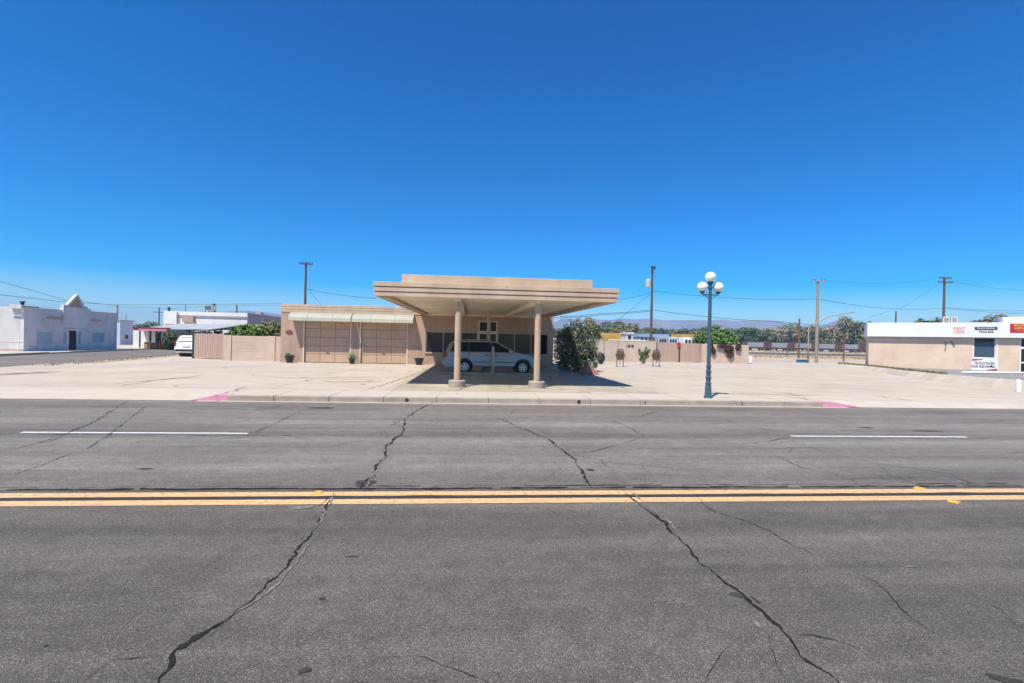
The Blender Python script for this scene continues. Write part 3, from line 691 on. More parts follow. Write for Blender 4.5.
# ================================================================== VEHICLES
def vehicle(name, label, cat, paint, L_, Wd, prof_lower, gh, glass_side, wind, rear, wr, wx, zb, tail, loc, rz, group=None, van=True):
    t = thing(name, label, cat, loc, rz, group); hw = Wd/2
    poly = []
    def arch(cx, r):
        return [(cx+r*math.cos(a), wr+.02+r*math.sin(a)) for a in [math.pi*k/12 for k in range(13)] if wr+.02+r*math.sin(a) > zb]
    bottom = [(L_-.25, zb)]+arch(wx[1], wr+.07)+arch(wx[0], wr+.07)+[(.25, zb)]
    poly = prof_lower+bottom
    lay = [(-hw+.035, .985), (-hw, 1), (hw, 1), (hw-.035, .985)]
    mb = MB(); rings = []
    cx, cz = L_/2, .7
    for y, s in ((-hw+.07, .99), (-hw, 1), (hw, 1), (hw-.07, .99)):
        pass
    a = [mb.bm.verts.new((x, -hw, z)) for x, z in poly]; b = [mb.bm.verts.new((x, hw, z)) for x, z in poly]; n = len(a)
    mb.bm.faces.new(a); mb.bm.faces.new(b[::-1])
    for i in range(n): mb.bm.faces.new((a[i], b[i], b[(i+1) % n], a[(i+1) % n]))
    # plan taper: nose and tail narrower
    for v in mb.bm.verts:
        f = 1
        if v.co.x > L_-.9: f = 1-.16*((v.co.x-L_+.9)/.9)**2
        if v.co.x < .5: f = 1-.06*((.5-v.co.x)/.5)**2
        zz = v.co.z
        if zz > .75: f *= 1-.05*(zz-.75)/.35
        if zz < .5: f *= 1-.04*(.5-zz)/.25
        v.co.y *= f
    body = mb.build('body', paint, t, bevel=.045, segs=3); smoothtrim(body)
    yy = lambda z: hw*.94-.32*max(0, z-1.05)
    mb = MB(); a = [mb.bm.verts.new((x, -yy(z), z)) for x, z in gh]; b = [mb.bm.verts.new((x, yy(z), z)) for x, z in gh]; n = len(a)
    mb.bm.faces.new(a); mb.bm.faces.new(b[::-1])
    for i in range(n): mb.bm.faces.new((a[i], b[i], b[(i+1) % n], a[(i+1) % n]))
    smoothtrim(mb.build('cabin', paint, t, bevel=.05, segs=3))
    for poly in glass_side:
        for s in (-1, 1):
            nrm = Vector((0, s, .30)).normalized()
            g = MB(); g.prism([(x, s*(yy(z)-.004), z) for x, z in poly], nrm*.010); g.build('side_window', M['glass'], t)
    for (pa, pb), nm in ((wind, 'windscreen'), (rear, 'rear_window')):
        (x0, z0), (x1, z1) = pa, pb; nrm = Vector((z0-z1, 0, x1-x0)); nrm = nrm.normalized()
        if nm == 'windscreen': nrm = nrm if nrm.x > 0 else -nrm
        else: nrm = nrm if nrm.x < 0 else -nrm
        g = MB(); ins = .07
        g.prism([Vector((x0, -(yy(z0)-ins), z0))-nrm*.006, Vector((x0, yy(z0)-ins, z0))-nrm*.006, Vector((x1, yy(z1)-ins, z1))-nrm*.006, Vector((x1, -(yy(z1)-ins), z1))-nrm*.006], nrm*.016); g.build(nm, M['glass'], t)
    for x in wx:
        MB().lathe([(wr+.068, -hw+.06), (wr+.068, hw-.06)], 24, (x, 0, wr+.02), 'y').build('wheel_well', M['trim'], t)
        for s in (-1, 1):
            w = MB(); w.lathe([(wr*.62, -.10), (wr*.95, -.10), (wr, -.07), (wr, .07), (wr*.95, .10), (wr*.62, .10)], 28, (x, s*(hw-.10), wr), 'y')
            wo = w.build('wheel', M['tyre'], t)
            rm = MB(); yo = s*(hw+.003)
            for k in range(5):
                an = 2*math.pi*k/5+.3; c, sn = math.cos(an), math.sin(an)
                pts = [(x+c*q-sn*e, yo, wr+sn*q+c*e) for q, e in ((.03, -.055), (wr*.6, -.04), (wr*.6, .04), (.03, .055))]
                rm.prism(pts, (0, -s*.03, 0))
            pts = [(x+wr*.66*math.cos(2*math.pi*k/28), yo, wr+wr*.66*math.sin(2*math.pi*k/28)) for k in range(28)]; pin = [(x+wr*.56*math.cos(2*math.pi*k/28), yo, wr+wr*.56*math.sin(2*math.pi*k/28)) for k in range(28)]
            vo = [rm.bm.verts.new(q) for q in pts]; vi = [rm.bm.verts.new(q) for q in pin]; v2 = [rm.bm.verts.new((q[0], q[1]-s*.05, q[2])) for q in pts]; v3 = [rm.bm.verts.new((q[0], q[1]-s*.05, q[2])) for q in pin]
            for k in range(28):
                k2 = (k+1) % 28; rm.bm.faces.new((vo[k], vo[k2], vi[k2], vi[k])); rm.bm.faces.new((vo[k], vo[k2], v2[k2], v2[k])); rm.bm.faces.new((vi[k], vi[k2], v3[k2], v3[k]))
            rm.lathe([(.06, -.015), (.06, .015)], 12, (x, yo, wr), 'y')
            rm.build('rim', M['rim'], wo)
    for s in (-1, 1):
        l = MB(); x0, x1, z0, z1 = tail; l.box(x0, x1, min(s*(hw-.16), s*(hw-.03)), max(s*(hw-.16), s*(hw-.03)), z0, z1); l.build('tail_light', M['taillight'], t, bevel=.03)
        l = MB(); l.box(L_-.36, L_-.10, min(s*(hw-.42), s*(hw-.11)), max(s*(hw-.42), s*(hw-.11)), .66, .79); l.build('headlight', M['headlight'], t, bevel=.04)
        l = MB(); l.box(wind[1][0]-.02-.35, wind[1][0]-.17, min(s*(hw-.06), s*(hw+.16)), max(s*(hw-.06), s*(hw+.16)), 1.06, 1.22); l.build('mirror', paint, t, bevel=.04)
        l = MB(); l.box(wx[0]+wr+.1, wx[1]-wr-.1, min(s*(hw-.01), s*(hw+.012)), max(s*(hw-.01), s*(hw+.012)), .57, .605); l.build('side_moulding', M['trim'], t)
    return t, hw
lower = [(.10, .30), (.0, .42), (-.02, .60), (.05, .70), (.05, 1.0), (.12, 1.12), (1.2, 1.12), (3.72, 1.10), (4.15, 1.02), (4.5, .90), (4.68, .74), (4.76, .58), (4.75, .38), (4.62, zb_ := .24)]
gh = [(.12, 1.06), (.22, 1.35), (.36, 1.58), (.55, 1.66), (1.4, 1.705), (2.3, 1.69), (2.72, 1.63), (3.70, 1.09), (3.7, 1.06)]
gs = [[(.36, 1.11), (.50, 1.52), (.60, 1.58), (1.235, 1.60), (1.235, 1.11)], [(1.25, 1.11), (1.25, 1.60), (2.34, 1.60), (2.385, 1.11)], [(2.40, 1.10), (2.355, 1.60), (2.64, 1.58), (3.45, 1.13), (3.43, 1.10)]]
vp = AY(442.6, 373, 24.35)
van, hw = vehicle('minivan', 'silver minivan parked broadside in the shade under the canopy', 'minivan', M['silver'], 4.76, 1.92, lower, gh, gs, ((2.80, 1.585), (3.62, 1.135)), ((.20, 1.28), (.36, 1.58)), .325, (1.07, 3.97), .24, (-.015, .20, .80, 1.06), (vp.x, 24.35+.96, LOT), 0)
van.scale = (1, 1, .96)
tr = MB()
for x in (1.245, 2.385): tr.box(x-.008, x+.008, -hw-.003, -hw+.02, .34, 1.10)
build_each(tr, 'door_seam', M['trim'], van)
for x in (2.15, 2.62):
    h = MB(); h.box(x-.09, x+.09, -hw-.03, -hw+.004, .93, .97); h.build('door_handle', M['trim'], van, bevel=.008)
rr = MB()
for s in (-1, 1): rr.tube([(.6, s*.62, 1.70), (.75, s*.62, 1.745), (2.2, s*.62, 1.745), (2.35, s*.62, 1.69)], .016, 6)
build_each(rr, 'roof_rail', M['alum'], van)
MB().box(-.05, .06, -.75, .75, .42, .60).build('rear_bumper', M['silver'], van, bevel=.03)
lower2 = [(.10, .36), (.0, .48), (-.02, .66), (.06, .76), (.05, 1.0), (.10, 1.12), (3.2, 1.10), (4.1, 1.04), (4.4, .92), (4.5, .7), (4.5, .45), (4.4, .30)]
gh2 = [(.10, 1.06), (.25, 1.45), (.38, 1.68), (.6, 1.74), (2.4, 1.74), (2.75, 1.66), (3.4, 1.10), (3.4, 1.06)]
gs2 = [[(.42, 1.15), (.52, 1.58), (1.3, 1.60), (1.3, 1.15)], [(1.36, 1.15), (1.36, 1.6), (2.2, 1.6), (2.25, 1.15)], [(2.3, 1.15), (2.26, 1.6), (2.6, 1.58), (3.05, 1.15)]]
sp = G(175, 357)
suv, hw2 = vehicle('suv', 'white SUV half hidden behind the slatted gate beside the street', 'suv', M['whitecar'], 4.5, 1.86, lower2, gh2, gs2, ((2.78, 1.60), (3.33, 1.15)), ((.16, 1.20), (.34, 1.60)), .34, (.9, 3.5), .30, (-.015, .08, .95, 1.25), (-20.62, 37.4, LOT), R(84))
suv.scale = (.9, .94, .9)
MB().box(-.03, .05, -.28, .28, .82, .96).build('number_plate', M['headlight'], suv); MB().box(-.04, .05, -.8, .8, .44, .62).build('rear_bumper', M['trim'], suv, bevel=.03)

# ================================================================== STREET LAMP
lp = G(708, 398, LOT)
lamp = thing('street_lamp', 'blue-grey ornamental street lamp with three white globes at the kerb', 'street lamp', (lp.x, lp.y, LOT))
c = MB(); BS = .68
c.lathe([(r_*BS if h_ < .5 else r_*.8, h_) for r_, h_ in [(.185, 0), (.185, .06), (.15, .07), (.15, .10), (.135, .30), (.115, .42), (.13, .43), (.13, .47), (.10, .48), (.085, .60), (.115, .61), (.115, .65), (.085, .66), (.08, .78), (.11, .79), (.11, .83), (.078, .84), (.075, .95), (.10, .96), (.10, 1.0), (.07, 1.01)]], 16)
smoothtrim(c.build('lamp_base', M['lampblue'], lamp))
c = MB(); c.lathe([(.056, 1.0), (.053, 2.2), (.048, 3.36), (.075, 3.38), (.075, 3.42), (.045, 3.44), (.045, 3.52)], 14); smoothtrim(c.build('pole', M['lampblue'], lamp))
c = MB()
for s in (-1, 1):
    c.tube([(0, 0, 3.18), (s*.10, 0, 3.17), (s*.25, 0, 3.17), (s*.255, 0, 3.27)], .02, 8)
    c.tube([(0, 0, 3.03), (s*.08, 0, 3.07), (s*.17, 0, 3.16)], .012, 6)
    c.lathe([(.03, 3.20), (.075, 3.23), (.085, 3.27)], 12, (s*.255, 0, 0))
c.build('arms', M['lampblue'], lamp); c = MB(); c.lathe([(.05, 3.49), (.09, 3.53), (.095, 3.57)], 12); c.build('globe_cup', M['lampblue'], lamp)
for x, z, r in ((-.255, 3.405, .155), (.255, 3.405, .155), (0, 3.715, .162)):
    b = MB().ball((x, 0, z), r, 24, 14).build('globe', M['globe'], lamp, smooth=True)

# ================================================================== FOLIAGE
def leafcloud(mb, blobs, n, s, asp=1.0, up_bias=0, shell=.55):
    vol = [b[3]*b[4]*b[5] for b in blobs]; tot = sum(vol)
    for b, v in zip(blobs, vol):
        for _ in range(int(n*v/tot)):
            d = Vector((random.gauss(0, 1), random.gauss(0, 1), random.gauss(0, 1))).normalized(); r = (random.uniform(shell**3, 1))**(1/3)*random.uniform(.85, 1.12)
            c = Vector((b[0]+d.x*b[3]*r, b[1]+d.y*b[4]*r, b[2]+d.z*b[5]*r))
            nrm = (d*.7+Vector((random.gauss(0, .6), random.gauss(0, .6), random.gauss(.3, .6)))).normalized()
            a = nrm.orthogonal().normalized(); a.rotate(Matrix.Rotation(random.uniform(0, 6.28), 3, nrm)); e = nrm.cross(a)
            q = s*random.uniform(.6, 1.35); w = q*asp
            mb.bm.faces.new([mb.bm.verts.new(k) for k in (c-a*q*.5, c+e*w*.5, c+a*q*.5, c-e*w*.5)])
def twig_trunk(mb, h, r, n, spread, base=(0, 0, 0)):
    for i in range(n):
        a = random.uniform(0, 6.28); pts = []; 
        for k in range(5):
            t = k/4; pts.append((base[0]+math.cos(a)*spread*t**1.4+random.uniform(-.05, .05)*spread, base[1]+math.sin(a)*spread*t**1.4, base[2]+h*t*random.uniform(.92, 1.05)))
        pts[0] = base; mb.tube(pts, [r*(1-.8*k/4) for k in range(5)], 6)
# oleander beside the office
bp = G(574, 371.5); bp = Vector((5.95, 27.3, LOT))
ol = thing('oleander_bush', 'tall dark green oleander bush at the right corner of the canopy', 'bush', bp)
random.seed(11)
mb = MB(); twig_trunk(mb, 2.5, .05, 16, .8); mb.build('stems', M['bark'], ol)
mb = MB()
bl = [(0, 0, 1.2, 1.0, .95, 1.2), (-.2, -.1, .5, .9, .8, .55), (.5, -.1, .45, .75, .8, .5), (-.05, .0, 2.25, .62, .6, .62), (-.75, .1, 1.5, .5, .6, .8), (.62, 0, 1.35, .5, .7, .75), (.35, 0, 2.15, .5, .5, .5), (-.35, .1, 2.0, .5, .5, .6), (.05, -.1, 2.6, .3, .3, .32), (.75, .1, .75, .4, .6, .6), (-.85, 0, .8, .45, .5, .7), (-.95, 0, 1.95, .25, .3, .28), (.85, 0, 1.9, .25, .3, .3), (-.6, 0, 2.5, .2, .2, .25), (.1, 0, 2.95, .16, .16, .28), (-.3, 0, 2.75, .16, .16, .25), (.5, 0, 2.6, .2, .2, .28), (1.0, -.1, 1.2, .22, .3, .4), (-1.05, 0, 1.3, .25, .3, .4), (1.05, 0, .4, .25, .3, .3), (1.1, 0, 1.7, .2, .3, .3), (1.2, -.1, .9, .2, .3, .35)]
leafcloud(mb, bl, 8600, .21, .26, shell=.2); mb.build('leaves', M['oleander'], ol, keep=True)
mb = MB(); bl2 = [(b[0], b[1]-.02, b[2]+.04, b[3]*1.03, b[4]*1.03, b[5]*1.03) for b in bl]; leafcloud(mb, bl2, 420, .09, .6, shell=.9); tag(mb.build('pale_specks', M['oleander_pale'], ol, keep=True), kind='stuff')  # small pale quads scattered over the outer leaves
# pyramid in front of it
p = G(589, 375); mb = MB(); v = [mb.bm.verts.new(q) for q in ((-.5, -.42, 0), (.5, -.42, 0), (.5, .42, 0), (-.5, .42, 0))]; ap = [mb.bm.verts.new(q) for q in ((-.03, -.03, .60), (.03, -.03, .60), (.03, .03, .60), (-.03, .03, .60))]
for i in range(4): mb.bm.faces.new((v[i], v[(i+1) % 4], ap[(i+1) % 4], ap[i]))
mb.bm.faces.new(ap); mb.bm.faces.new(v[::-1])
o = mb.build('stone_pyramid', M['terracotta'], loc=(p.x, p.y+.3, LOT), bevel=.02); o.rotation_euler = (0, 0, .35); tag(o, 'small red-brown stone pyramid on the paving in front of the oleander', 'ornament')
# black urn
p = G(601, 364); u = thing('urn', 'round black urn against the tan block wall beside the oleander', 'urn', (p.x, p.y, LOT))
c = MB(); c.lathe([(.16, 0), (.17, .04), (.12, .07), (.24, .2), (.32, .42), (.30, .62), (.22, .76), (.2, .80), (.24, .84), (.2, .84)], 20); smoothtrim(c.build('bowl', M['pot'], u))
# two yard-art stands
def stand(px, py, label):
    p = G(px, py); t = thing('yard_stand', label, 'yard ornament', (p.x, p.y, LOT), 0, 'metal yard stands by the tan wall')
    f = MB(); f.tube([(-.23, 0, 0), (-.23, 0, 1.16), (-.19, 0, 1.21), (.19, 0, 1.21), (.23, 0, 1.16), (.23, 0, 0)], .028, 6); f.tube([(-.23, 0, .55), (.23, 0, .55)], .018, 5); f.tube([(0, 0, .1), (0, 0, .6)], .02, 5); f.box(-.3, -.16, -.15, .15, 0, .03); f.box(.16, .3, -.15, .15, 0, .03); f.build('frame', M['darkmetal'], t)
    pts = []
    for k in range(28):
        a = 2*math.pi*k/28; r = .34*(1 if k % 2 else .80)*(1+.12*abs(math.cos(2*a))); pts.append((r*math.cos(a), -.03, .80+r*1.05*math.sin(a)))
    g = MB(); g.prism(pts, (0, .06, 0)); g.build('leaf_disc', M['rusticplate'], t)
    g = MB()
    for k in range(9):
        a = 2*math.pi*k/9; g.tube([(0, -.05, .8), (.30*math.cos(a), -.045, .8+.3*math.sin(a))], .012, 5)
    g.build('ribs', M['rust'], t)
stand(620, 366.6, 'dark metal stand with a rusty leaf disc, nearer the oleander than its twin')
stand(656, 366.6, 'dark metal stand with a rusty leaf disc, just right of the cactus')
# prickly pear with rocks
p = G(643.5, 364.5); ca = thing('prickly_pear', 'green prickly pear cactus growing in front of the tan wall', 'cactus', p)
random.seed(5); mb = MB()
def pad(c, r, ry, tilt, yaw):
    m = Matrix.Translation(c) @ Matrix.Rotation(yaw, 4, 'Z') @ Matrix.Rotation(tilt, 4, 'Y') @ Matrix.Diagonal((r*1.25, .05, ry*1.1, 1)); bmesh.ops.create_uvsphere(mb.bm, u_segments=10, v_segments=7, radius=1, matrix=m)
for (x, z, r, ry, tl) in ((0, .22, .14, .24, 0), (-.12, .55, .14, .2, -.5), (.13, .55, .15, .22, .4), (-.3, .85, .13, .18, -.7), (-.05, .85, .13, .2, -.1), (.25, .9, .14, .2, .4), (.4, 1.08, .12, .18, .5), (-.36, 1.1, .1, .15, -.2), (.12, 1.12, .11, .17, .0), (.33, .65, .11, .15, 1.0), (-.2, .35, .1, .16, -.9), (.2, 1.3, .08, .12, .2)):
    pad((x, random.uniform(-.1, .1), z), r, ry, tl, random.uniform(-.6, .6))
mb.build('pads', M['cactus'], ca, smooth=True)
random.seed(8)
for i in range(7):
    q = G(628+i*5.2+random.uniform(-1, 1), 365.3+random.uniform(-.6, .8)); mb = MB(); bmesh.ops.create_icosphere(mb.bm, subdivisions=2, radius=1)
    for v in mb.bm.verts: v.co *= 1+.25*mnoise.noise(v.co*1.7+Vector((i, 0, 0)))
    o = mb.build('rock', M['rock'], loc=(q.x, q.y, LOT+.03)); s = random.uniform(.09, .18); o.scale = (s*1.3, s, s*.7)
    tag(o, 'small pale rock lying around the foot of the prickly pear', 'rock', 'rocks around the prickly pear')

# ================================================================== YARD WALLS AND GATES
def block_wall(name, label, x0, x1, y0, y1, h, m, cap=True, pil=(), base=LOT):
    t = thing(name, label, 'wall', (x0, y0, base)); dx, dy = x1-x0, y1-y0; L_ = math.hypot(dx, dy); t.rotation_euler = (0, 0, math.atan2(dy, dx))
    mb = MB(); z = 0
    nrow = max(1, round(h/.2)); ch = h/nrow
    mb.box(0, L_, .008, .17, -.05, h-.004)
    for j in range(nrow): mb.box(0, L_, 0, .007, j*ch+.006, (j+1)*ch-.006)
    mb.build('wall_body', m, t)
    if cap: MB().box(-.01, L_+.01, -.02, .2, h, h+.06).build('cap', m, t, bevel=.01)
    for q in pil: MB().box(q-.2, q+.2, -.05, .25, -.05, h+.02).build('pier', m, t)
    return t
def slat_gate(name, label, x0, x1, y0, y1, h, n, m, posts=(0, 1), base=LOT):
    t = thing(name, label, 'gate', (x0, y0, base)); dx, dy = x1-x0, y1-y0; L_ = math.hypot(dx, dy); t.rotation_euler = (0, 0, math.atan2(dy, dx))
    w = L_/n
    mb = MB()
    for i in range(n): mb.box(i*w+.008, (i+1)*w-.008, 0, .025, .06, h+random.uniform(-.02, .02))
    mb.build('slats', m, t)
    mb = MB(); mb.box(0, L_, .028, .07, .25, .33); mb.box(0, L_, .028, .07, h-.3, h-.22); build_each(mb, 'rail', m, t)
    for q in posts: MB().box(q*L_-.06, q*L_+.06, -.04, .10, -.05, h+.06).build('post', M['darkmetal'], t)
    return t
a, b = AY(193, 358, 35.2), AY(225, 358.8, 34.4)
slat_gate('slatted_gate', 'weathered brown slatted gate with black posts beside the white SUV', a.x, b.x, 35.2, 34.4, 1.72, 18, M['slat'], (0, 1))
a = AY(222.5, 360, 32.7); b = AY(281, 360, 32.7)
block_wall('block_wall', 'pinkish block wall joining the garage corner to the slatted gate', a.x, GX0-.05, 32.75, 32.75, 1.62, M['block'], False, (.3, 3.0))
a = AY(597, 362, 43.0); b = AY(656, 362, 43)
block_wall('block_wall', 'tan block wall behind the oleander and the cactus', a.x-2.2, b.x, 43.0, 43.0, 1.86, M['tanblock'])
p = AY(631, 346, 42.9); mb = MB(); mb.box(-.28, -.05, -.02, 0, -.09, .09); mb.box(.05, .28, -.02, 0, -.07, .09)
for k, l_ in zip(build_each(mb, 'wall_vent', M['darkmetal'], loc=(p.x, 42.975, p.z)), ('left one of two small dark vents on the tan block wall', 'right one of two small dark vents on the tan block wall')): tag(k, l_, 'vent')
a = AY(656, 362, 44.2); b = AY(702, 362, 44.2)
slat_gate('slatted_gate', 'wide faded wooden gate with a red sign, between two tan walls', a.x, b.x, 44.2, 44.2, 1.80, 30, M['slat'], (0, .5, 1))
p = AY(679, 345, 44.1); tag(MB().box(-.16, .16, -.02, 0, -.22, .22).build('gate_sign', M['redpaint'], loc=(p.x, 44.14, p.z)), 'small red sign hung on the middle of the wide gate', 'sign')
a = AY(702.5, 362, 43.6); b = AY(748.5, 362, 43.6)
block_wall('block_wall', 'pinkish block wall under the leafy vine tree right of the lamp', a.x, b.x, 43.6, 43.6, 1.74, M['block'], False, (.15,))
tag(MB().box(-.2, .2, -.15, .15, 0, .7).build('rubbish_bag', M['whitepaint'], loc=(b.x+.28, 43.8, LOT), bevel=.12), 'white sack leaning at the end of the pinkish wall', 'sack')

# ---- trees and shrubs near by
def tree(name, label, cat, loc, blobs, n, s, m, h=1.5, r=.12, group=None, asp=.8, stems=4, spread=.8):
    t = thing(name, label, cat, loc, 0, group); mb = MB(); twig_trunk(mb, h, r, stems, spread); mb.build('trunk', M['bark'], t)
    mb = MB(); leafcloud(mb, blobs, n, s, asp); mb.build('crown', m, t, keep=True); return t
random.seed(21)
p = AY(714, 350, 45.2)
vt = tree('vine_tree', 'bright green vine tree spilling over the pinkish wall beside the lamp', 'tree', (p.x, 44.9, LOT), [(0, 0, 2.35, 2.0, .9, .75), (-1.3, 0, 2.2, 1.0, .8, .6), (1.3, 0, 2.2, .9, .8, .55), (.2, 0, 2.85, 1.0, .7, .45), (-.6, -.9, 2.0, 1.0, .4, .4), (1.0, -.9, 1.95, .8, .4, .4)], 5200, .22, M['leafgreen'], 2.2, .12)
mb = MB()
for (x, z, rx, rz_) in ((-1.2, 1.45, .28, .42), (-.9, 1.1, .18, .3), (.55, 1.35, .5, .5), (.7, .85, .35, .35), (1.45, 1.5, .3, .35), (-.1, 1.6, .5, .2)): leafcloud(mb, [(x, -1.42, z, rx, .10, rz_)], 240, .16, .8)
mb.build('brown_patches', M['brownpatch'], vt, keep=True)  # clusters of brown quads just in front of the wall
p = AY(258, 340, 37); tree('citrus_tree', 'light green leafy tree behind the pinkish wall, left of the other', 'tree', (AY(248, 340, 36.5).x, 36.5, LOT), [(0, 0, 1.75, 1.1, 1.0, .70), (-.6, 0, 1.6, .8, .8, .6), (.7, 0, 1.75, .8, .8, .6), (.1, 0, 2.1, .6, .6, .35)], 3600, .2, M['leafgreen'], 1.7, .09)
tree('olive_tree', 'taller yellow-green tree touching the garage corner behind the pinkish wall', 'tree', (AY(271, 340, 37.5).x, 37.5, LOT), [(0, 0, 1.9, 1.1, 1.0, .85), (.7, 0, 1.8, .8, .8, .65), (-.5, 0, 1.7, .8, .8, .6), (.4, 0, 2.35, .5, .5, .35)], 3600, .2, M['leafolive'], 2.2, .09)

# ================================================================== LEFT BUILDING (gabled ornament)
BX = -36.3
lb = thing('shop_building', 'pale lavender stucco shop with stepped parapet and a triangular ornament', 'building', (0, 0, 0))
def Ya(px): return AX(px, 340, BX).y
y0, y1, yc0, yc1 = Ya(23.6), Ya(116.8), Ya(61.7), Ya(89)
dy0, dy1 = Ya(69), Ya(76.5); s1 = (Ya(63.3), Ya(67)); s2 = (Ya(78), Ya(82)); w1 = (Ya(37), Ya(53.5)); w2 = (Ya(92.5), Ya(105))
zs = .13
mb = MB(); t_ = .25
def fw_(ya, yb, za, zb): mb.box(BX-t_, BX, ya, yb, za, zb)
wzA, wzB = .66, 1.76
fw_(y0, w1[0], zs, 3.74); fw_(w1[0], w1[1], zs, wzA); fw_(w1[0], w1[1], wzB, 3.74); fw_(w1[1], yc0, zs, 3.74)
fw_(yc0, s1[0], zs, 3.74); fw_(s1[0], s1[1], zs, .68); fw_(s1[0], s1[1], 1.88, 3.74); fw_(s1[1], dy0, zs, 3.74); fw_(dy0, dy1, 1.9, 3.74); fw_(dy1, s2[0], zs, 3.74); fw_(s2[0], s2[1], zs, .68); fw_(s2[0], s2[1], 1.88, 3.74); fw_(s2[1], w2[0], zs, 3.74); fw_(w2[0], w2[1], zs, .76); fw_(w2[0], w2[1], 1.82, 3.74); fw_(w2[1], y1, zs, 3.74)
mb.box(BX-14, BX-t_, y0+.002, y0+.25, zs, 3.74); mb.box(BX-14, BX-t_, y1-.25, y1-.002, zs, 3.74); mb.box(BX-14, BX-t_, y0+.25, y1-.25, 3.3, 3.4)
mb.build('wall', M['lav'], lb)
mb = MB(); mb.box(BX-.2, BX+.10, yc0, yc1, 2.45, 4.02); mb.box(BX-.2, BX+.04, yc0+.3, yc1-.3, 4.02, 4.08); mb.build('parapet_block', M['lav'], lb)
ty0, ty1, tap = Ya(65), Ya(83), (Ya(75.5)); 
mb = MB()
th = .12
mb.prism([(BX-.14, ty0-.1, 4.08), (BX-.14, tap-.02, 5.28), (BX-.14, tap+.02, 5.28), (BX-.14, tap, 5.28-.24), (BX-.14, ty0+.25, 4.08)], (.26, 0, 0))
mb.prism([(BX-.14, ty1+.1, 4.08), (BX-.14, tap+.021, 5.28), (BX-.14, tap+.001, 5.04), (BX-.14, ty1-.25, 4.08)], (.26, 0, 0))
mb.box(BX-.14, BX+.14, ty0-.35, ty0, 4.081, 4.22); mb.box(BX-.14, BX+.14, ty1, ty1+.3, 4.081, 4.2)
mb.build('gable_trim', M['whitewall'], lb)
mb = MB(); mb.prism([(BX-.10, ty0+.25, 4.081), (BX-.10, tap, 5.05), (BX-.10, ty1-.25, 4.081)], (.12, 0, 0)); mb.build('gable_panel', M['slat'], lb)
def lbwin(nm, ya, yb, za, zb, m, fm=M['lav']):
    w = MB(); f = .05
    for q in ((ya, ya+f, za, zb), (yb-f, yb, za, zb), (ya+f, yb-f, za, za+f), (ya+f, yb-f, zb-f, zb)): w.box(BX-.12, BX-.04, *q)
    o = w.build(nm, fm, lb); MB().box(BX-.10, BX-.085, ya+.01, yb-.01, za+.01, zb-.01).build('pane', m, o)
lbwin('window', *w1, wzA, wzB, M['blueglass']); lbwin('window', *w2, .76, 1.82, M['blueglass'], M['whitepaint']); lbwin('sidelight', *s1, .68, 1.88, M['blueglass']); lbwin('sidelight', *s2, .68, 1.88, M['blueglass']); lbwin('door', dy0, dy1, zs+.02, 1.9, M['glass'], M['darkmetal'])
mb = MB(); mb.box(BX, BX+.10, yc0+.15, yc1-.1, 1.98, 2.08); mb.build('door_hood', M['lav'], lb)
mb = MB(); mb.box(BX, BX+.14, Ya(46), Ya(61), 2.90, 3.0); mb.box(BX, BX+.14, Ya(89.5), Ya(100), 2.92, 3.0); build_each(mb, 'ledge', M['slat'], lb)
mb = MB(); mb.box(BX-.3, BX+.03, y0-.02, Ya(38), 3.74, 3.84); mb.box(BX-.3, BX+.03, yc1, y1, 3.74, 3.80); build_each(mb, 'coping', M['slat'], lb)
mb = MB(); mb.box(BX-13.9, BX-t_-.05, y0-.01, y0, zs, 3.70); mb.box(BX-.9, BX-.02, y0-.25, y0-.005, 3.6, 3.92); mb.build('side_wall_render', M['whitewall'], lb)
mb = MB(); mb.box(BX-13.9, BX-.1, y0-.03, y0-.012, .86, .93); mb.box(BX-.8, BX-.05, y0-.12, y0-.011, 3.02, 3.08); build_each(mb, 'string_course', M['lav'], lb)
mb = MB(); mb.box(BX-13.9, BX+.03, y0-.04, y0-.013, zs, .30); mb.build('plinth', M['plinth'], lb)
p = AX(25, 304.5, BX); mb = MB(); mb.lathe([(.12, 3.84), (.12, 4.1), (.17, 4.12), (.17, 4.22)], 10, (BX-.4, y0+.3, 0)); mb.build('roof_vent', M['darkmetal'], lb)
# shed beyond it, the shade on its wall painted as pale blue
X_ = -56; a, b = AX(119.8, 340, X_).y, AX(133, 340, X_).y
sh = thing('storage_shed', 'small box building, wall shade painted pale blue, beyond the lavender shop', 'building', (0, 0, 0))
MB().box(X_-6, X_, a, b, -.1, 3.75).build('wall', M['shade_and_trailer_blue'], sh); MB().box(X_-6.1, X_+.1, a-.1, b+.1, 3.75, 3.9).build('roof', M['grey_wallshade'], sh)
MB().box(X_, X_+.03, a+1.2, a+1.9, .9, 1.5).build('vent', M['darkmetal'], sh)

# red-edged shade roof in front of the market building
mk = thing('market_shelter', 'low shelter with a red-edged flat roof on posts across the side street', 'shelter', (0, 0, 0))
Yk = 58.0; xa, xb = AY(133.5, 330, Yk).x, AY(170, 330, Yk).x
zc = AY(150, 329.5, Yk).z
mb = MB(); mb.box(xa, xb, Yk, Yk+3.2, zc-.12, zc+.10); mb.build('roof', M['greyroof'], mk)
MB().box(xa-.05, xb+.05, Yk-.08, Yk-.002, zc+.0, zc+.24).build('red_edge', M['maroon'], mk); MB().box(xa+.6, xb-.3, Yk-.12, Yk-.082, zc-.16, zc+.06).build('lower_edge', M['pinkpaint'], mk)
for px, w in ((150, .16), (160, .12), (168.5, .14)):
    x = AY(px, 340, Yk+.4).x; MB().box(x-w/2, x+w/2, Yk+.35, Yk+.35+w, .0, zc-.12).build('post', M['rust'] if px == 150 else M['darkmetal'], mk)
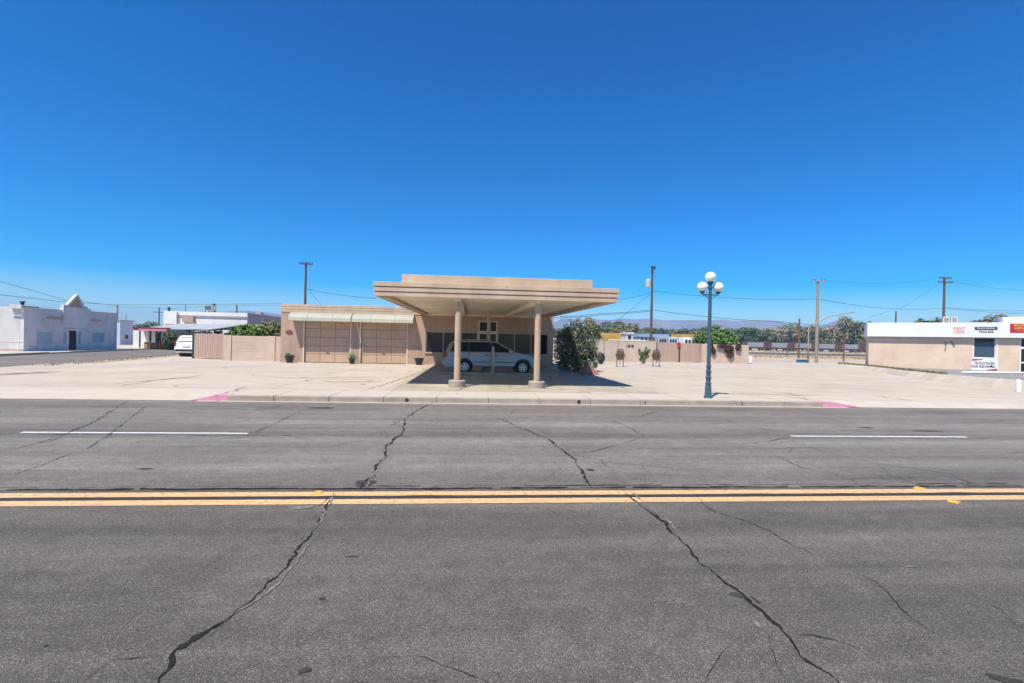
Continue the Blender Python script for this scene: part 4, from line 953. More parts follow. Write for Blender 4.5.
# white store behind
sx0, sx1 = AY(133, 340, 62).x, AY(176, 340, 62).x
ws = thing('market_building', 'white walled store room standing under the shade roofs', 'building', (0, 0, 0))
MB().box(sx0, sx1, 62, 68, -.1, 2.3).build('wall', M['brightwall'], ws)
for px0, px1 in ((157, 160), (163, 168)):
    x0_, x1_ = AY(px0, 340, 61.9).x, AY(px1, 340, 61.9).x; MB().box(x0_, x1_, 61.93, 61.99, -.1, 1.9).build('door', M['darkmetal'], ws)
# sloping corrugated shade roofs
def shade_roof(label, px0, px1, Y0, Y1, zf, zb_, sway):
    t = thing('shade_roof', label, 'shelter', (0, 0, 0), 0, 'corrugated shade roofs across the side street'); x0, x1 = AY(px0, 330, Y0).x, AY(px1, 330, Y0).x
    mb = MB(); nx = 60; A = []
    for i in range(nx+1):
        t1 = i/nx; x = x0+(x1-x0)*t1; w = .035*(1 if i % 2 else -1); A.append([mb.bm.verts.new((x, Y0, zf+sway*t1+w)), mb.bm.verts.new((x, Y1, zb_+sway*t1*.5+w)), mb.bm.verts.new((x, Y1, zb_+sway*t1*.5+w-.04)), mb.bm.verts.new((x, Y0, zf+sway*t1+w-.04))])
    for P, Q in zip(A, A[1:]):
        for j in range(4): mb.bm.faces.new((P[j], P[(j+1) % 4], Q[(j+1) % 4], Q[j]))
    mb.build('roof_sheet', M['greyroof'], t)
    fr = MB(); fr.tube([(x0, Y0+.1, zf-.1), (x1, Y0+.1, zf+sway-.1)], .06, 6); fr.build('front_rail', M['darkmetal'], t)
    n = 5
    for i in range(n):
        t1 = i/(n-1); x = x0+.2+(x1-x0-.4)*t1; MB().box(x-.06, x+.06, Y0+.15, Y0+.27, -.08, zf+sway*t1-.12).build('post', M['darkmetal'], t)
shade_roof('long grey corrugated shade roof directly behind the red-edged shelter', 137, 206, 61.0, 69.5, 2.35, 3.2, .1)
shade_roof('grey corrugated shade roof nearer the dark wall, its right end raised', 194, 246, 58.5, 68.0, 2.1, 2.7, 1.0)
scr = thing('dark_fill', 'dark panels added for the dark interior under the nearer corrugated shade roof', 'screen', (0, 0, 0)); x0_, x1_ = AY(203, 335, 63).x, AY(243, 335, 63).x  # dark panels added to make the interior under the roof look dark
for i in range(4):
    a_ = x0_+(x1_-x0_)*i/4; k = MB().box(a_+.05, a_+(x1_-x0_)/4-.05, 63, 63.03, .1+.1*(i % 2), 2.15+.18*math.sin(i*2.1)).build('dark_panel', M['trim'], scr)
MB().tube([(x0_, 63, 2.42), (x1_, 63, 2.5)], .04, 6).build('rail', M['galv'], scr)
# clutter in their shade
def barrel(px, py, label, h=.85, r=.34, m='barrel'):
    p = AY(px, py, 58.9+.2*(px-147)/8); t = thing('barrel', label, 'barrel', (p.x, p.y, -.02), 0, 'wooden barrels under the red-edged shelter'); c = MB(); c.lathe([(r*.82, 0), (r, h*.35), (r, h*.65), (r*.82, h), (r*.7, h)], 14); c.build('staves', M[m], t)
    c = MB()
    for z in (.18, .8): c.lathe([(r*.93, h*z-.02), (r*.95, h*z+.03)], 14)
    build_each(c, 'hoop', M['darkmetal'], t)
barrel(147.3, 348.2, 'wooden barrel left of the dark post under the red-edged shelter'); barrel(154.5, 348, 'squat wooden barrel right of the dark post under the red-edged shelter', .8, .42); barrel(162, 347.3, 'orange-brown barrel farthest right under the red-edged shelter', 1.0, .34, 'orange')
random.seed(52)
for px, Yt, r_, hh, lab in ((169.5, 57.6, .75, 2.2, 'dark bushy plant at the right end of the red-edged shelter'), (184, 56.5, .7, 2.0, 'dark bushy plant above the white SUV roof')):
    q = AY(px, 345, Yt); tree('shade_bush', lab, 'bush', (q.x, Yt, -.08), [(0, 0, hh*.55, r_, r_, hh*.42), (.3, 0, hh*.8, r_*.5, r_*.5, hh*.2)], 900, .2, M['leafdark'], hh*.5, .06, None)
# long white building with rooftop cooler and flank shade painted dark
wbld = thing('white_building', 'long white flat-roofed building with side wall shade painted purple-grey and rooftop cooler', 'building', (0, 0, 0))
YB = 77.0; xa, xb = AY(164, 320, YB).x, AY(247.8, 320, YB).x; zt2 = AY(205, 312, YB).z
mb = MB(); mb.box(xa, xb-.1, YB, YB+28, -.1, zt2); mb.build('wall', M['brightwall'], wbld)
Ye = AX(283, 320, xb).y+6
mb = MB(); mb.box(xb-.1, xb, YB+.02, YB+28, -.1, zt2+.02); mb.build('side_wall', M['grey_wallshade'], wbld)
MB().box(xa-.1, xb-.15, YB-.12, YB-.01, zt2-.78, zt2-.55).build('cornice', M['grey_wallshade'], wbld)
x0_, x1_ = AY(184, 318, YB).x, AY(195, 318, YB).x; MB().box(x0_, x1_, YB-.5, YB-.02, zt2-1.6, zt2-.75).build('sign_board', M['slat'], wbld)
x0_, x1_ = AY(165, 318, YB).x, AY(178, 318, YB).x; mb = MB(); mb.box(x0_, x1_, YB-.4, YB-.02, zt2-1.9, zt2-.1); mb.build('stair_tower', M['brightwall'], wbld)
x0_, x1_ = AY(204, 308, YB+2).x, AY(212, 308, YB+2).x; zz = AY(208, 306, YB+2).z
k = MB().box(x0_, x1_, YB+2, YB+3.4, zt2+.35, zz).build('rooftop_cooler', M['ac'], wbld); mb = MB()
for i in range(5): mb.box(x0_+.1, x1_-.1, YB+1.97, YB+2, zt2+.45+i*.13, zt2+.51+i*.13)
mb.build('louvre', M['darkmetal'], k); mb = MB()
for x in (x0_+.1, x1_-.1): mb.box(x-.05, x+.05, YB+2.1, YB+2.2, zt2, zt2+.35); mb.box(x-.05, x+.05, YB+3.2, YB+3.3, zt2, zt2+.35)
build_each(mb, 'cooler_leg', M['darkmetal'], k)
for px in (169, 264):
    if px < 200: q = AY(px, 311, YB+1); MB().lathe([(.16, 0), (.16, .5), (.24, .52), (.24, .62)], 10, (q.x, YB+1, zt2)).build('roof_vent', M['darkmetal'], wbld)
    else:
        q = AX(px, 312, xb); MB().box(xb-1.2, xb-.5, q.y, q.y+1.1, zt2, zt2+.45).build('roof_vent', M['grey_wallshade'], wbld)
# far dark trees seen between the sheds
random.seed(33)
for (px, Yt, hh, w, lab) in ((139, 120, 3.6, 3.0, 'dark low tree between the blue shed and the red-edged shelter'), (151, 125, 4.2, 2.6, 'dark low tree just above the red-edged shelter roof')):
    q = AY(px, 335, Yt); tree('dark_tree', lab, 'tree', (q.x, Yt, -.1), [(0, 0, hh*.75, w, w*.8, hh*.4), (w*.6, 0, hh*.7, w*.6, w*.6, hh*.3)], 900, .45, M['leafdark'], hh*.6, .15, None)

# ================================================================== RIGHT BUILDING (turned about thirty degrees to the road)
RBA = R(-37); C0 = AY(868, 368.5, 38.2); ex = Vector((math.cos(RBA), math.sin(RBA), 0)); ey = Vector((-ex.y, ex.x, 0))
def AP(x, y, d=0.0):                                            # picture point on the shop front (d metres behind it), in the shop's own frame
    r_ = ray(x, y); o_ = Vector((0, 0, H)); P0 = Vector((C0.x, C0.y, 0))+ey*d; t = (P0-o_).dot(ey)/r_.dot(ey); q = o_+r_*t-Vector((C0.x, C0.y, 0)); return Vector((q.dot(ex), q.dot(ey), q.z))
def RW_(v): return Vector((C0.x, C0.y, 0))+ex*v.x+ey*v.y+Vector((0, 0, v.z))
rb = thing('rental_shop', 'flat-roofed tan brick shop with a deep white fascia and dark window', 'building', (C0.x, C0.y, 0), RBA)
rz1 = AP(940, 338).z; rzt = AP(940, 322.8).z; dep = 2.6
wx0, wx1 = AP(973, 350).x, AP(996, 350).x; wzb, wzt = AP(984, 358.3).z, rz1-.02
dx0 = AP(1020, 350).x; ew = dx0+6
mb = MB()
def fb_(x0, x1, z0, z1): mb.box(x0, x1, 0, .25, z0, z1)
fb_(0, wx0, -.2, rz1); fb_(wx0, wx1, -.2, wzb); fb_(wx1, dx0, -.2, rz1); fb_(dx0+2, ew, -.2, rz1)
mb.box(0, .25, .25, dep, -.2, rz1); mb.box(ew-.25, ew, .25, dep, -.2, rz1); mb.box(0, ew, dep, dep+.2, -.2, rz1)
mb.build('wall', M['rbwall'], rb)
MB().box(-.12, ew+.3, -.30, dep+.3, rz1+.06, rzt).build('fascia', M['whitepaint'], rb, bevel=.02)
MB().box(-.05, ew+.2, -.22, dep+.25, rz1, rz1+.058).build('soffit', M['grey_wallshade'], rb)
q0 = AP(1003, 318, 2.0).x; MB().box(q0, ew, 2.0, 4.5, rzt, AP(1012, 317, 2.0).z).build('roof_block', M['whitepaint'], rb, bevel=.02)
wf = MB()
for q in ((wx0, wx0+.07, wzb, wzt), (wx1-.07, wx1, wzb, wzt), (wx0+.07, wx1-.07, wzb, wzb+.07)): wf.box(q[0], q[1], .03, .12, q[2], q[3])
w = wf.build('window', M['whitepaint'], rb); MB().box(wx0+.02, wx1-.02, .07, .085, wzb+.02, wzt).build('window_blind', M['shopglass'], w); MB().box(wx0+.072, wx1-.072, .05, .068, wzt-.26, wzt).build('blind_headbox', M['blackpaint'], w)
MB().box(wx1+.02, wx1+.10, -.03, -.004, wzb-.1, rz1-.02).build('downpipe', M['whitepaint'], rb)
dr = MB(); dr.box(dx0, dx0+.07, .03, .13, -.1, rz1); dr.box(dx0+.07, dx0+2, .03, .13, 2.0, 2.15); dr.box(dx0+.07, dx0+2, .03, .13, .95, 1.05); d = dr.build('door', M['whitepaint'], rb); MB().box(dx0+.05, dx0+2, .08, .09, -.1, rz1).build('door_glass', M['glass'], d)
q0, q1 = AP(943, 320, 2.5).x, AP(958, 320, 2.5).x; zz = AP(950, 316.5, 2.5).z
c_ = RW_(Vector(((q0+q1)/2, 2.9, rzt))); ac = thing('roof_cooler', 'beige evaporative cooler standing on the white-fascia shop roof', 'air cooler', c_, RBA); hwid = (q1-q0)/2
for x0_, x1_ in ((-hwid, -.02), (.02, hwid)):
    k = MB().box(x0_, x1_, -.4, .4, 0, zz-rzt-.02*(x0_ > 0)).build('cooler_box', M['ac'], ac, bevel=.02); mb = MB()
    for i in range(5): mb.box(x0_+.08, x1_-.08, -.43, -.402, .08+i*.1, .12+i*.1)
    mb.build('louvre', M['galv'], k)
# signs
def text(body, size, m, parent, loc, name='lettering', align='CENTER', sx=1.0):
    c = bpy.data.curves.new(name, 'FONT'); c.body = body; c.size = size; c.extrude = .004; c.align_x = align; c.align_y = 'CENTER'; c.offset = size*.012
    o = bpy.data.objects.new(name, c); COL.objects.link(o); bpy.context.view_layer.update()
    me = bpy.data.meshes.new_from_object(o.evaluated_get(bpy.context.evaluated_depsgraph_get())); bpy.data.objects.remove(o); bpy.data.curves.remove(c)
    k = bpy.data.objects.new(name, me); COL.objects.link(k); me.materials.clear(); me.materials.append(m); k.parent = parent; k.location = loc; k.rotation_euler = (R(90), 0, 0); k.scale = (sx, 1, 1); return k
FD = -.30
def on_shop(name, label, cat, v): return thing(name, label, cat, RW_(v), RBA)
c0, c1 = AP(971, 366), AP(998, 366); zb0, zb1 = AP(985, 370.6).z, AP(985, 358.8).z
bn = on_shop('banner', 'white TRUCKS & TRAILERS FOR RENT banner under the shop window', 'banner', Vector(((c0.x+c1.x)/2, -.02, (zb0+zb1)/2))); bw, bh = (c1.x-c0.x)/2, (zb1-zb0)/2
MB().box(-bw, bw, 0, .015, -bh, bh).build('sheet', M['whitepaint'], bn)
text('TRUCKS & TRAILERS', .27, M['blackpaint'], bn, (0, -.006, bh*.22), sx=2*bw*.84/2.75); text('FOR RENT', .27, M['blackpaint'], bn, (-bw*.36, -.006, -bh*.36), sx=.75)
mb = MB(); mb.prism([(-bw+.05, -.008, bh-.03), (-bw+.05, -.008, bh-.18), (-.1, -.008, bh-.07), (-.1, -.008, bh-.03)], (0, .007, 0)); mb.prism([(bw-.05, -.008, -bh+.03), (bw-.05, -.008, -bh+.18), (.1, -.008, -bh+.07), (.1, -.008, -bh+.03)], (0, .007, 0)); build_each(mb, 'red_flash', M['redpaint'], bn)
MB().prism([(.2*bw, -.008, -bh*.42), (.2*bw, -.008, -bh*.25), (.38*bw, -.008, -bh*.25), (.42*bw, -.008, -bh*.1), (.58*bw, -.008, -bh*.1), (.64*bw, -.008, -bh*.25), (.8*bw, -.008, -bh*.28), (.8*bw, -.008, -bh*.42)], (0, .007, 0)).build('truck_mark', M['blackpaint'], bn)
p0 = AP(959, 330, FD); s = on_shop('fascia_sign', 'small orange RENT HERE lettering on the white fascia', 'sign', Vector((p0.x, FD-.012, p0.z)))
MB().box(-.33, .33, 0, .01, -.27, .27).build('panel', M['whitepaint'], s); text('RENT', .27, M['orange'], s, (0, -.005, .12)); text('HERE', .27, M['orange'], s, (0, -.005, -.13))
p0 = AP(986, 330, FD); s = on_shop('fascia_sign', 'black-boxed TRUCK RENTAL lettering above the shop window', 'sign', Vector((p0.x, FD-.012, p0.z)))
MB().box(-.62, .62, 0, .01, .0, .24).build('panel', M['blackpaint'], s); text('TRUCK RENTAL', .17, M['whitepaint'], s, (0, -.005, .12), sx=.85); text('TRAILERS', .2, M['blackpaint'], s, (0, -.004, -.14))
p0 = AP(1020, 328.3, FD); s = on_shop('fascia_sign', 'bright red sign with yellow lettering at the end of the fascia', 'sign', Vector((p0.x, FD-.012, p0.z))); bw = p0.x-AP(1010, 328, FD).x; bh = .34
MB().box(-bw, bw, 0, .01, -bh, bh).build('panel', M['redpaint'], s); text('MOVING', .2, M['yellowpaint'], s, (.05, -.005, .2), sx=1.0); text('SUPPLIES', .2, M['yellowpaint'], s, (.05, -.005, 0), sx=.9); text('RENTALS', .18, M['orange'], s, (.15, -.005, -.2), sx=.9)
for px, l_ in ((945, 'left small dark floodlight of two on the tan shop wall'), (950.5, 'right small dark floodlight of two on the tan shop wall')):
    q = RW_(AP(px, 343)); s_ = -1 if px < 948 else 1
    tag(MB().tube([(q.x, q.y-.0, q.z+.1), (q.x+s_*.05, q.y-.15, q.z), (q.x+s_*.14, q.y-.2, q.z-.18)], .035, 6).build('floodlight', M['darkmetal']), l_, 'light')
# white pipe rail and post at the shop lot edge
rl = thing('pipe_rail', 'white pipe rail along the edge of the raised shop lot', 'railing', (0, 0, 0))
qa, qb = AY(962, 372.4, 25.5), AY(1060, 373.2, 25.5)
MB().tube([qa, qb], .06, 8).build('rail', M['whitepaint'], rl)
for f_ in (.02, .5, .98): q = qa.lerp(qb, f_); MB().tube([(q.x, q.y, .25), (q.x, q.y, q.z-.06)], .05, 8).build('post', M['whitepaint'], rl)
q = G(1018.5, 391.5); o = MB().lathe([(.085, 0), (.085, .44), (.06, .49), (.02, .50)], 14).build('bollard', M['whitepaint'], loc=(q.x, q.y, LOT)); smoothtrim(o); tag(o, 'short white post at the foot of the low concrete wall', 'bollard')

# ================================================================== POLES AND WIRES
def pole(label, px, py_top, Y, r, m='wood', arms=(), z0=-.1, extra=None, px_base=None, group='wooden utility poles'):
    tp = AY(px, py_top, Y); t = thing('utility_pole', label, 'utility pole', (tp.x, Y, z0), 0, group); h = tp.z-z0
    MB().tube([(0, 0, 0), (0, 0, h*.5), (0, 0, h)], [r, r*.88, r*.72], 8).build('pole_shaft', M[m], t)
    for (dz, hw_, rz) in arms:
        a = MB(); a.box(-hw_, hw_, -.07-r*.8, .07-r*.8, h-dz-.07, h-dz+.07, Matrix.Rotation(rz, 4, 'Z')); a.build('crossarm', M['wood'] if m == 'wood' else M[m], t)
        ins = MB()
        for k in (-.9, -.45, .45, .9): ins.lathe([(.05, h-dz+.07), (.06, h-dz+.2), (.03, h-dz+.24)], 6, (math.cos(rz)*hw_*k+r*.8*math.sin(rz), math.sin(rz)*hw_*k-r*.8*math.cos(rz), 0))
        build_each(ins, 'insulator', M['darkmetal'], t)
    if extra == 'transformer':
        MB().lathe([(.22, h-2.1), (.24, h-2.05), (.24, h-1.4), (.18, h-1.3)], 12, (-.42, 0, 0)).build('transformer', M['ac'], t)
    return t
pole('tall dark utility pole with short crossarm rising behind the garage', 306, 262, 60, .17, 'wood', ((.25, .75, .3),))
pole('dark utility pole with grey transformer rising behind the cactus wall', 652.5, 266.5, 48, .15, 'wood', ((.2, .3, .5),), extra='transformer')
pole('pale wooden pole with one flat crossarm beside the curved mast', 818, 280.5, 52, .18, 'palewood', ((.1, .72, -.25),))
pole('dark utility pole with two crossarms behind the white-fascia shop', 944.5, 277, 70, .20, 'wood', ((.2, 1.0, 0), (.85, 1.25, 0)))
pole('thick grey pole rising from the far end of the lavender shop', 117.5, 304.5, 100, .20, 'palewood')
pole('small distant pole with crossarm above the red-edged shelter', 159.3, 307.5, 130, .18, 'wood', ((1.2, 1.4, 0),))
pole('thin distant pole rising beyond the white cylinder tower', 185.5, 303.5, 150, .15, 'palewood')
pole('dark pole just right of the rooftop cooler', 214.3, 303.5, 112, .22, 'wood', ((.3, .5, 0),))
pole('distant pole above the middle of the long white roof', 236.8, 305, 140, .25, 'wood')
pole('short distant pole behind the left end of the shop fascia', 896, 311, 120, .22, 'wood')
pole('tiny distant pole above the pale blue shed', 126, 313.5, 180, .18, 'palewood')
def wire(label, pts, r=.022, sag=.0):
    out = []
    for a, b in zip(pts, pts[1:]):
        a, b = Vector(a), Vector(b); n = 14
        for k in range(n+(1 if b == Vector(pts[-1]) else 0)):
            t = k/n; q = a.lerp(b, t); q.z -= 4*sag*t*(1-t); out.append(q)
    tag(MB().tube(out, r, 5).build('overhead_wire', M['wire']), label, 'wire', 'overhead wires')
A = AY
wire('upper wire sloping down from the sky above the lavender shop', [A(-60, 264, 60), A(65, 300, 85), A(117, 305.5, 100)], .028)
wire('lower wire over the lavender shop to the long white roof', [A(-60, 288, 50), A(60, 301.5, 80), A(117, 305, 100), A(281, 303.7, 78)], .030)
wire('thin slack wire below the others above the white building', [A(106, 306.5, 100), A(170, 308.5, 110), A(214, 306, 112), A(280, 305.5, 90)], .025)
wire('service wire from the garage pole to the canopy roof', [A(308, 289, 60), A(376, 298.5, 45)], .022, .15)
wire('guy wire slanting from the garage pole down behind the garage', [A(309, 290, 60), A(322, 306, 52)], .02)
wire('wire from the transformer pole to the canopy side', [A(651, 292, 48), A(612, 300, 40)], .018, .15)
wire('slanting guy wire left of the transformer pole', [A(650, 294, 48), A(612, 325, 60)], .018)
wire('low cable from the canopy to the transformer pole', [A(560, 316.5, 36), A(600, 313.5, 42), A(651, 310, 48)], .022, .05)
wire('lower cable beneath it toward the transformer pole', [A(553, 318, 34), A(600, 315, 40), A(651, 311, 48)], .02, .05)
wire('long high wire from the transformer pole to the pale pole', [A(653, 291, 48), A(818, 299, 52)], .02, .35)
wire('low drooping cable from the transformer pole past the pale pole', [A(653, 310, 48), A(786, 322, 50), A(870, 327, 60)], .024, .2)
wire('wire from the pale pole to the double crossarm pole', [A(818, 299, 52), A(944, 308, 70)], .024, .6)
wire('wire running from the double crossarm pole out of view', [A(945, 307.5, 70), A(1060, 310, 70)], .026, .3)
wire('second wire below it leaving the double crossarm pole', [A(945, 308.5, 70), A(1000, 313, 66), A(1060, 313.5, 60)], .026)
wire('high wire on the upper crossarm leaving to the right', [A(950, 281, 70), A(1060, 292, 70)], .016, .4)
wire('faint high wire between the two crossarm poles', [A(824, 281, 52), A(938, 278, 70)], .014, .5)
p = A(542+1, 314, 40)
wire('guy wire slanting down left of the double crossarm pole', [A(938, 285, 70), A(905, 306, 75), A(868, 318, 80)], .018)

# curved mast, rusty poles, blue trough
q = G(808, 363); ms = thing('curved_mast', 'bent galvanised mast arm reaching right over the dirt beside the pale pole', 'mast', (q.x, q.y, LOT))
e = A(855, 312, q.y-1.0); e0 = A(812, 328, q.y); e1 = A(818, 322, q.y-.1)
pts = [(0, 0, 0), (0, 0, 2.0), (.02, 0, e0.z-LOT), (.2, 0, e0.z-LOT+.38), (e1.x-q.x, -.1, e1.z-LOT), (e.x-q.x-2.5, -.5, (e1.z+e.z)/2-LOT+.05), (e.x-q.x, -1.0, e.z-LOT)]
MB().tube(pts, [.08, .08, .075, .07, .065, .06, .05], 8).build('mast_arm', M['galv'], ms, smooth=True); MB().box(-.16, .16, -.16, .16, 0, .04).build('base_plate', M['galv'], ms)
o = MB().tube([(0, 0, 0), (0, 0, 4.0), (0, 0, A(799, 318, 80).z)], [.16, .15, .13], 8).build('iron_post', M['rust'], loc=(A(799, 340, 80).x, 80, -.08)); tag(o, 'tall rusty iron post left of the curved mast', 'post')
q = G(843.5, 364.3); rp_ = thing('sign_post', 'rusty post with a faded top set in a concrete block', 'post', (q.x, q.y, LOT)); zt3 = A(843, 333, q.y).z
MB().box(-.05, .05, -.05, .05, 0, zt3-LOT).build('post', M['rust'], rp_); mb = MB(); mb.box(-.42, .42, -.3, .3, 0, .26); mb.build('concrete_block', M['kerb'], rp_, bevel=.06)
MB().box(-.12, .12, -.06, -.052, zt3-LOT-.5, zt3-LOT-.05).build('bent_plate', M['rust'], rp_)
q = G(802, 362.5); bx_ = thing('water_trough', 'small blue trough lying on the dirt between the rusty post and curved mast', 'trough', (q.x, q.y, LOT))
mb = MB(); mb.box(-.48, .48, -.3, .3, 0, .06); mb.box(-.48, .48, -.3, -.24, .06, .32); mb.box(-.48, .48, .24, .3, .06, .32); mb.box(-.48, -.42, -.24, .24, .06, .32); mb.box(.42, .48, -.24, .24, .06, .32); mb.build('tub', M['bluebox'], bx_, bevel=.015); MB().box(-.5, .5, -.33, -.301, .27, .33).build('rim', M['bluebox'], bx_)
q = A(787.5, 345, 95); o = MB().tube([(0, 0, 0), (0, 0, q.z+.1)], .09, 6).build('iron_post', M['rust'], loc=(q.x, 95, -.08)); tag(o, 'short rusty post standing before the freight cars', 'post')

# ================================================================== TRAIN
TY = 215.0
ordn = ['first', 'second', 'third', 'fourth', 'fifth', 'sixth', 'seventh']
x0 = A(742, 345, TY).x; step = (A(766, 345, TY).x-A(742, 345, TY).x)
zt4 = A(800, 342.8, TY).z
fc = thing('freight_car', 'first grey freight car from the left, before the far trees', 'freight car', (x0+step/2, TY, -.05), 0, 'grey freight cars before the far trees')
hwc = step/2-.35
MB().box(-hwc+1.6, hwc-1.6, -1.4, 1.4, 1.5, zt4-.25).build('body', M['rail_grey'], fc, bevel=.1)
for s in (-1, 1):
    e = MB(); xa_, xb_ = sorted((s*(hwc-1.55), s*hwc)); e.box(xa_, xb_, -1.35, 1.35, 1.2, 1.7); 
    for k in range(3): xx = xa_+(xb_-xa_)*(k+.5)/3; e.box(xx-.15, xx+.15, -1.3, 1.3, 1.7, zt4-.2+.5*(k == (1)))
    e.build('end_platform', M['rail_rust'], fc)
    w = MB()
    for dx in (-.85, .85):
        for y in (-.95, .95): w.lathe([(.45, y-.07), (.45, y+.07)], 12, (s*(hwc-1.4)+dx, 0, .5), 'y')
    w.box(s*(hwc-1.4)-1.2, s*(hwc-1.4)+1.2, -1.1, 1.1, .45, .75); w.build('bogie', M['rail_rust'], fc)
MB().box(-hwc, hwc, -1.2, 1.2, .9, 1.5).build('underframe', M['rail_rust'], fc)
for i in range(1, 6): copy_tree(fc, (x0+step*(i+.5), TY, -.05), None, ordn[i]+' grey freight car from the left, before the far trees')

# ================================================================== YARD BEYOND THE TAN WALL
def shed(name, label, cat, px0, px1, pyt, Y, depth, wm, rm, roofh=.25, pyw=None, win=0):
    a, b = A(px0, 340, Y).x, A(px1, 340, Y).x; zt = A((px0+px1)/2, pyt, Y).z
    t = thing(name, label, cat, (0, 0, 0)); MB().box(a, b, Y, Y+depth, -.1, zt-roofh).build('wall', wm, t); MB().box(a-.2, b+.2, Y-.25, Y+depth+.2, zt-roofh, zt).build('roof', rm, t)
    for i in range(win):
        c = a+(b-a)*(i+.5)/win; MB().box(c-.35, c+.35, Y-.04, Y-.003, zt-roofh-1.3, zt-roofh-.4).build('window', M['glass'], t)
    return t
t = thing('container', 'long orange-yellow container beyond the tan block wall', 'container', (0, 0, 0)); a, b = A(600, 336, 120).x, A(626, 336, 120).x; z0_, z1_ = -.1, A(612, 333, 120).z
mb = MB(); nrib = 24
mb.box(a, b, 120.05, 123, z0_, z1_); w = (b-a)/nrib
for i in range(nrib): mb.box(a+i*w+w*.2, a+i*w+w*.8, 120, 120.05, z0_, z1_-.1)
mb.build('container_body', M['yard'], t)
shed('low_shed', 'long low white roof just above the tan block wall', 'shed', 560, 644, 339.2, 60, 5, M['whitewall'], M['whitepaint'], .12)
shed('workshop', 'white gabled workshop with a pale blue roof beyond the tan wall', 'building', 640, 668, 334, 130, 10, M['whitewall'], M['blueroof'], .8, win=7)
shed('site_cabin', 'small white cabin with a dark window left of the blue-roofed workshop', 'cabin', 626, 633, 332.5, 110, 4, M['whitewall'], M['whitepaint'], .25, win=1)
shed('sand_barn', 'low orange-roofed barn far beyond the wide gate', 'building', 682, 700, 334.3, 150, 8, M['tanblock'], M['yard'], .9)
def trailer(px0, px1, Y, pyt, label, m):
    a, b = A(px0, 340, Y).x, A(px1, 340, Y).x; zt = A((px0+px1)/2, pyt, Y).z; t = thing('trailer', label, 'trailer', ((a+b)/2, Y, -.08), 0, 'parked trailers beyond the wide gate'); h = (b-a)/2
    MB().box(-h, h, 0, 2.2, .7, zt+.08).build('trailer_body', m, t, bevel=.08)
    w = MB()
    for x in (-h*.35, h*.05): w.lathe([(.36, -.02), (.36, .22)], 14, (x, 0, .36), 'y')
    build_each(w, 'wheel', M['tyre'], t); mb = MB()
    for k in range(3): mb.box(-h*.8+k*h*.55, -h*.8+k*h*.55+h*.4, -.015, -.002, zt-.9, zt-.35)
    build_each(mb, 'trailer_window', M['glass'], t)
trailer(659, 667, 85, 336.8, 'grey-white trailer beside the transformer pole', M['rail_grey']); trailer(669, 678, 85, 337, 'white trailer with a blue tint above the middle of the wide gate', M['shade_and_trailer_blue']); trailer(684, 696, 78, 337.3, 'long white trailer next to the vine tree', M['whitepaint']); trailer(733, 738, 78, 336.5, 'small white trailer right of the vine tree', M['whitepaint'])

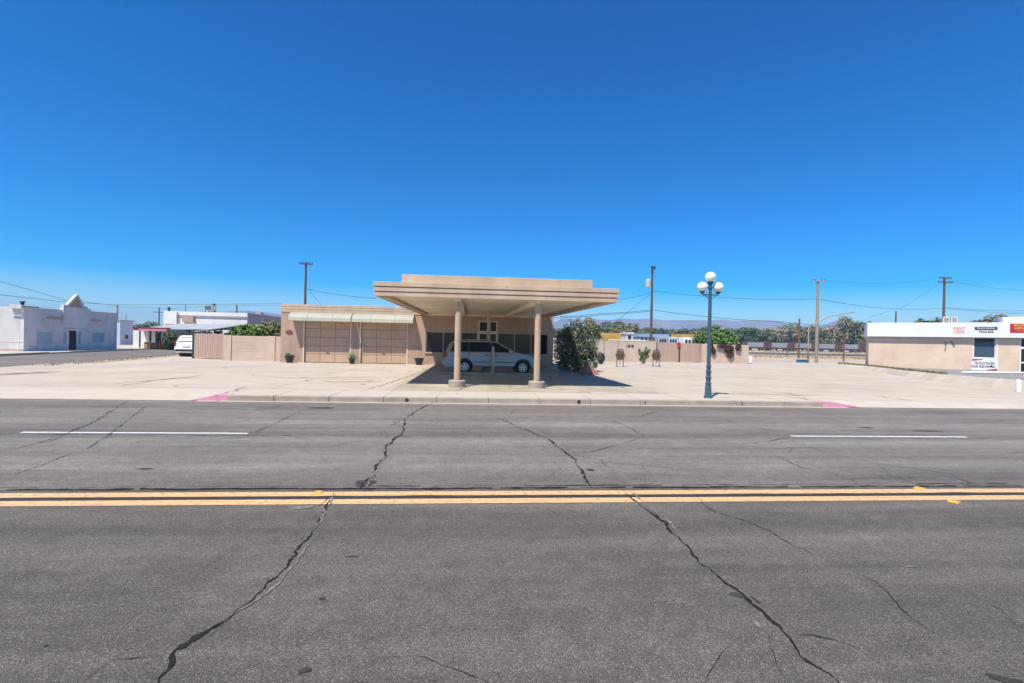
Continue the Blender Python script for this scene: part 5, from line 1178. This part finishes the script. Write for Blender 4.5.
# far trees: one by one, ten metres apart and more
random.seed(77)
protos = {}
for key, m, n in (('dark', 'leafdark', 3), ('olive', 'leafolive', 3), ('dusty', 'leafdusty', 3), ('green', 'leafgreen', 2)):
    protos[key] = []
    for v in range(n):
        bl = [(0, 0, .62, .34, .34, .30)]
        for k in range(8):
            a = random.uniform(0, 6.28); d = random.uniform(.15, .38); r = random.uniform(.13, .24); bl.append((math.cos(a)*d, math.sin(a)*d, random.uniform(.35, .88), r, r, r*random.uniform(.7, 1.0)))
        cm = MB(); leafcloud(cm, bl, 2600, .065, .8, shell=.5); tm = MB(); twig_trunk(tm, .6, .03, 4, .18)
        protos[key].append((cm, tm, M[m]))
meshes = {}
def far_tree(px, pyt, Y, key, label, wide=1.0):
    i = random.randrange(len(protos[key])); tp = A(px, pyt, Y); h = tp.z+.1
    t = thing('far_tree', label, 'tree', (tp.x, Y, -.1), random.uniform(0, 6.28), 'far row of trees')
    if (key, i) not in meshes:
        cm, tm, m = protos[key][i]; c = cm.build('crown', m, t, keep=True); k = tm.build('trunk', M['bark'], t); meshes[(key, i)] = (c, k)
    else:
        for s in meshes[(key, i)]: c = s.copy(); COL.objects.link(c); c.parent = t
    t.scale = (h*1.05*wide, h*1.05*wide, h*1.0)
spec = [(560, 327, 'dark'), (572, 329, 'olive'), (583, 330, 'dark'), (593, 325, 'dark'), (605, 326, 'dark'), (616, 322.5, 'dark'), (626, 324, 'olive'), (634, 328, 'dark'), (643, 328.5, 'olive'), (652, 329, 'dark'), (661, 328, 'dark'), (670, 330, 'olive'), (680, 330, 'dark'), (690, 328.5, 'dark'), (701, 327, 'olive'), (711, 326, 'dark'), (722, 326.5, 'olive'), (731, 328, 'olive'), (741, 329, 'green'), (751, 326.5, 'dark'), (759, 331, 'olive'), (768, 330, 'dark'), (777, 327, 'dusty'), (786, 326, 'dusty'), (794, 325.5, 'dark'), (803, 325, 'olive'), (812, 327.5, 'olive'), (823, 326.5, 'dusty'), (833, 325, 'dusty'), (843, 327, 'dusty'), (851, 323.5, 'olive'), (860, 327, 'dusty'), (870, 326, 'olive'), (882, 327, 'dark')]
name = {'dark': 'dark green', 'olive': 'olive green', 'dusty': 'dusty brownish', 'green': 'bright green'}
def nth(n):
    s = 'th' if 10 <= n % 100 <= 20 else {1: 'st', 2: 'nd', 3: 'rd'}.get(n % 10, 'th'); return f'{n}{s}'
cnt = {}
for px, pyt, key in spec:
    cnt[key] = cnt.get(key, 0)+1; far_tree(px, pyt-.5, 255+random.uniform(-14, 14), key, f'{nth(cnt[key])} {name[key]} tree from the left in the far tree row', 1.25)
far_tree(853, 318.5, 235, 'olive', 'taller olive feathery tree left of the shop fascia, standing above the row', .9)
far_tree(866, 321, 235, 'dark', 'dark tree peeking over the left end of the white shop fascia', .9)
far_tree(928, 317.5, 110, 'dark', 'dark tree dome above the shop roof beside the cooler', 1.3)
far_tree(983, 316.8, 105, 'olive', 'ragged olive tree above the shop roof near the red sign', 1.4)
far_tree(592, 320, 60, 'olive', 'olive tree directly behind the oleander bush', .75)
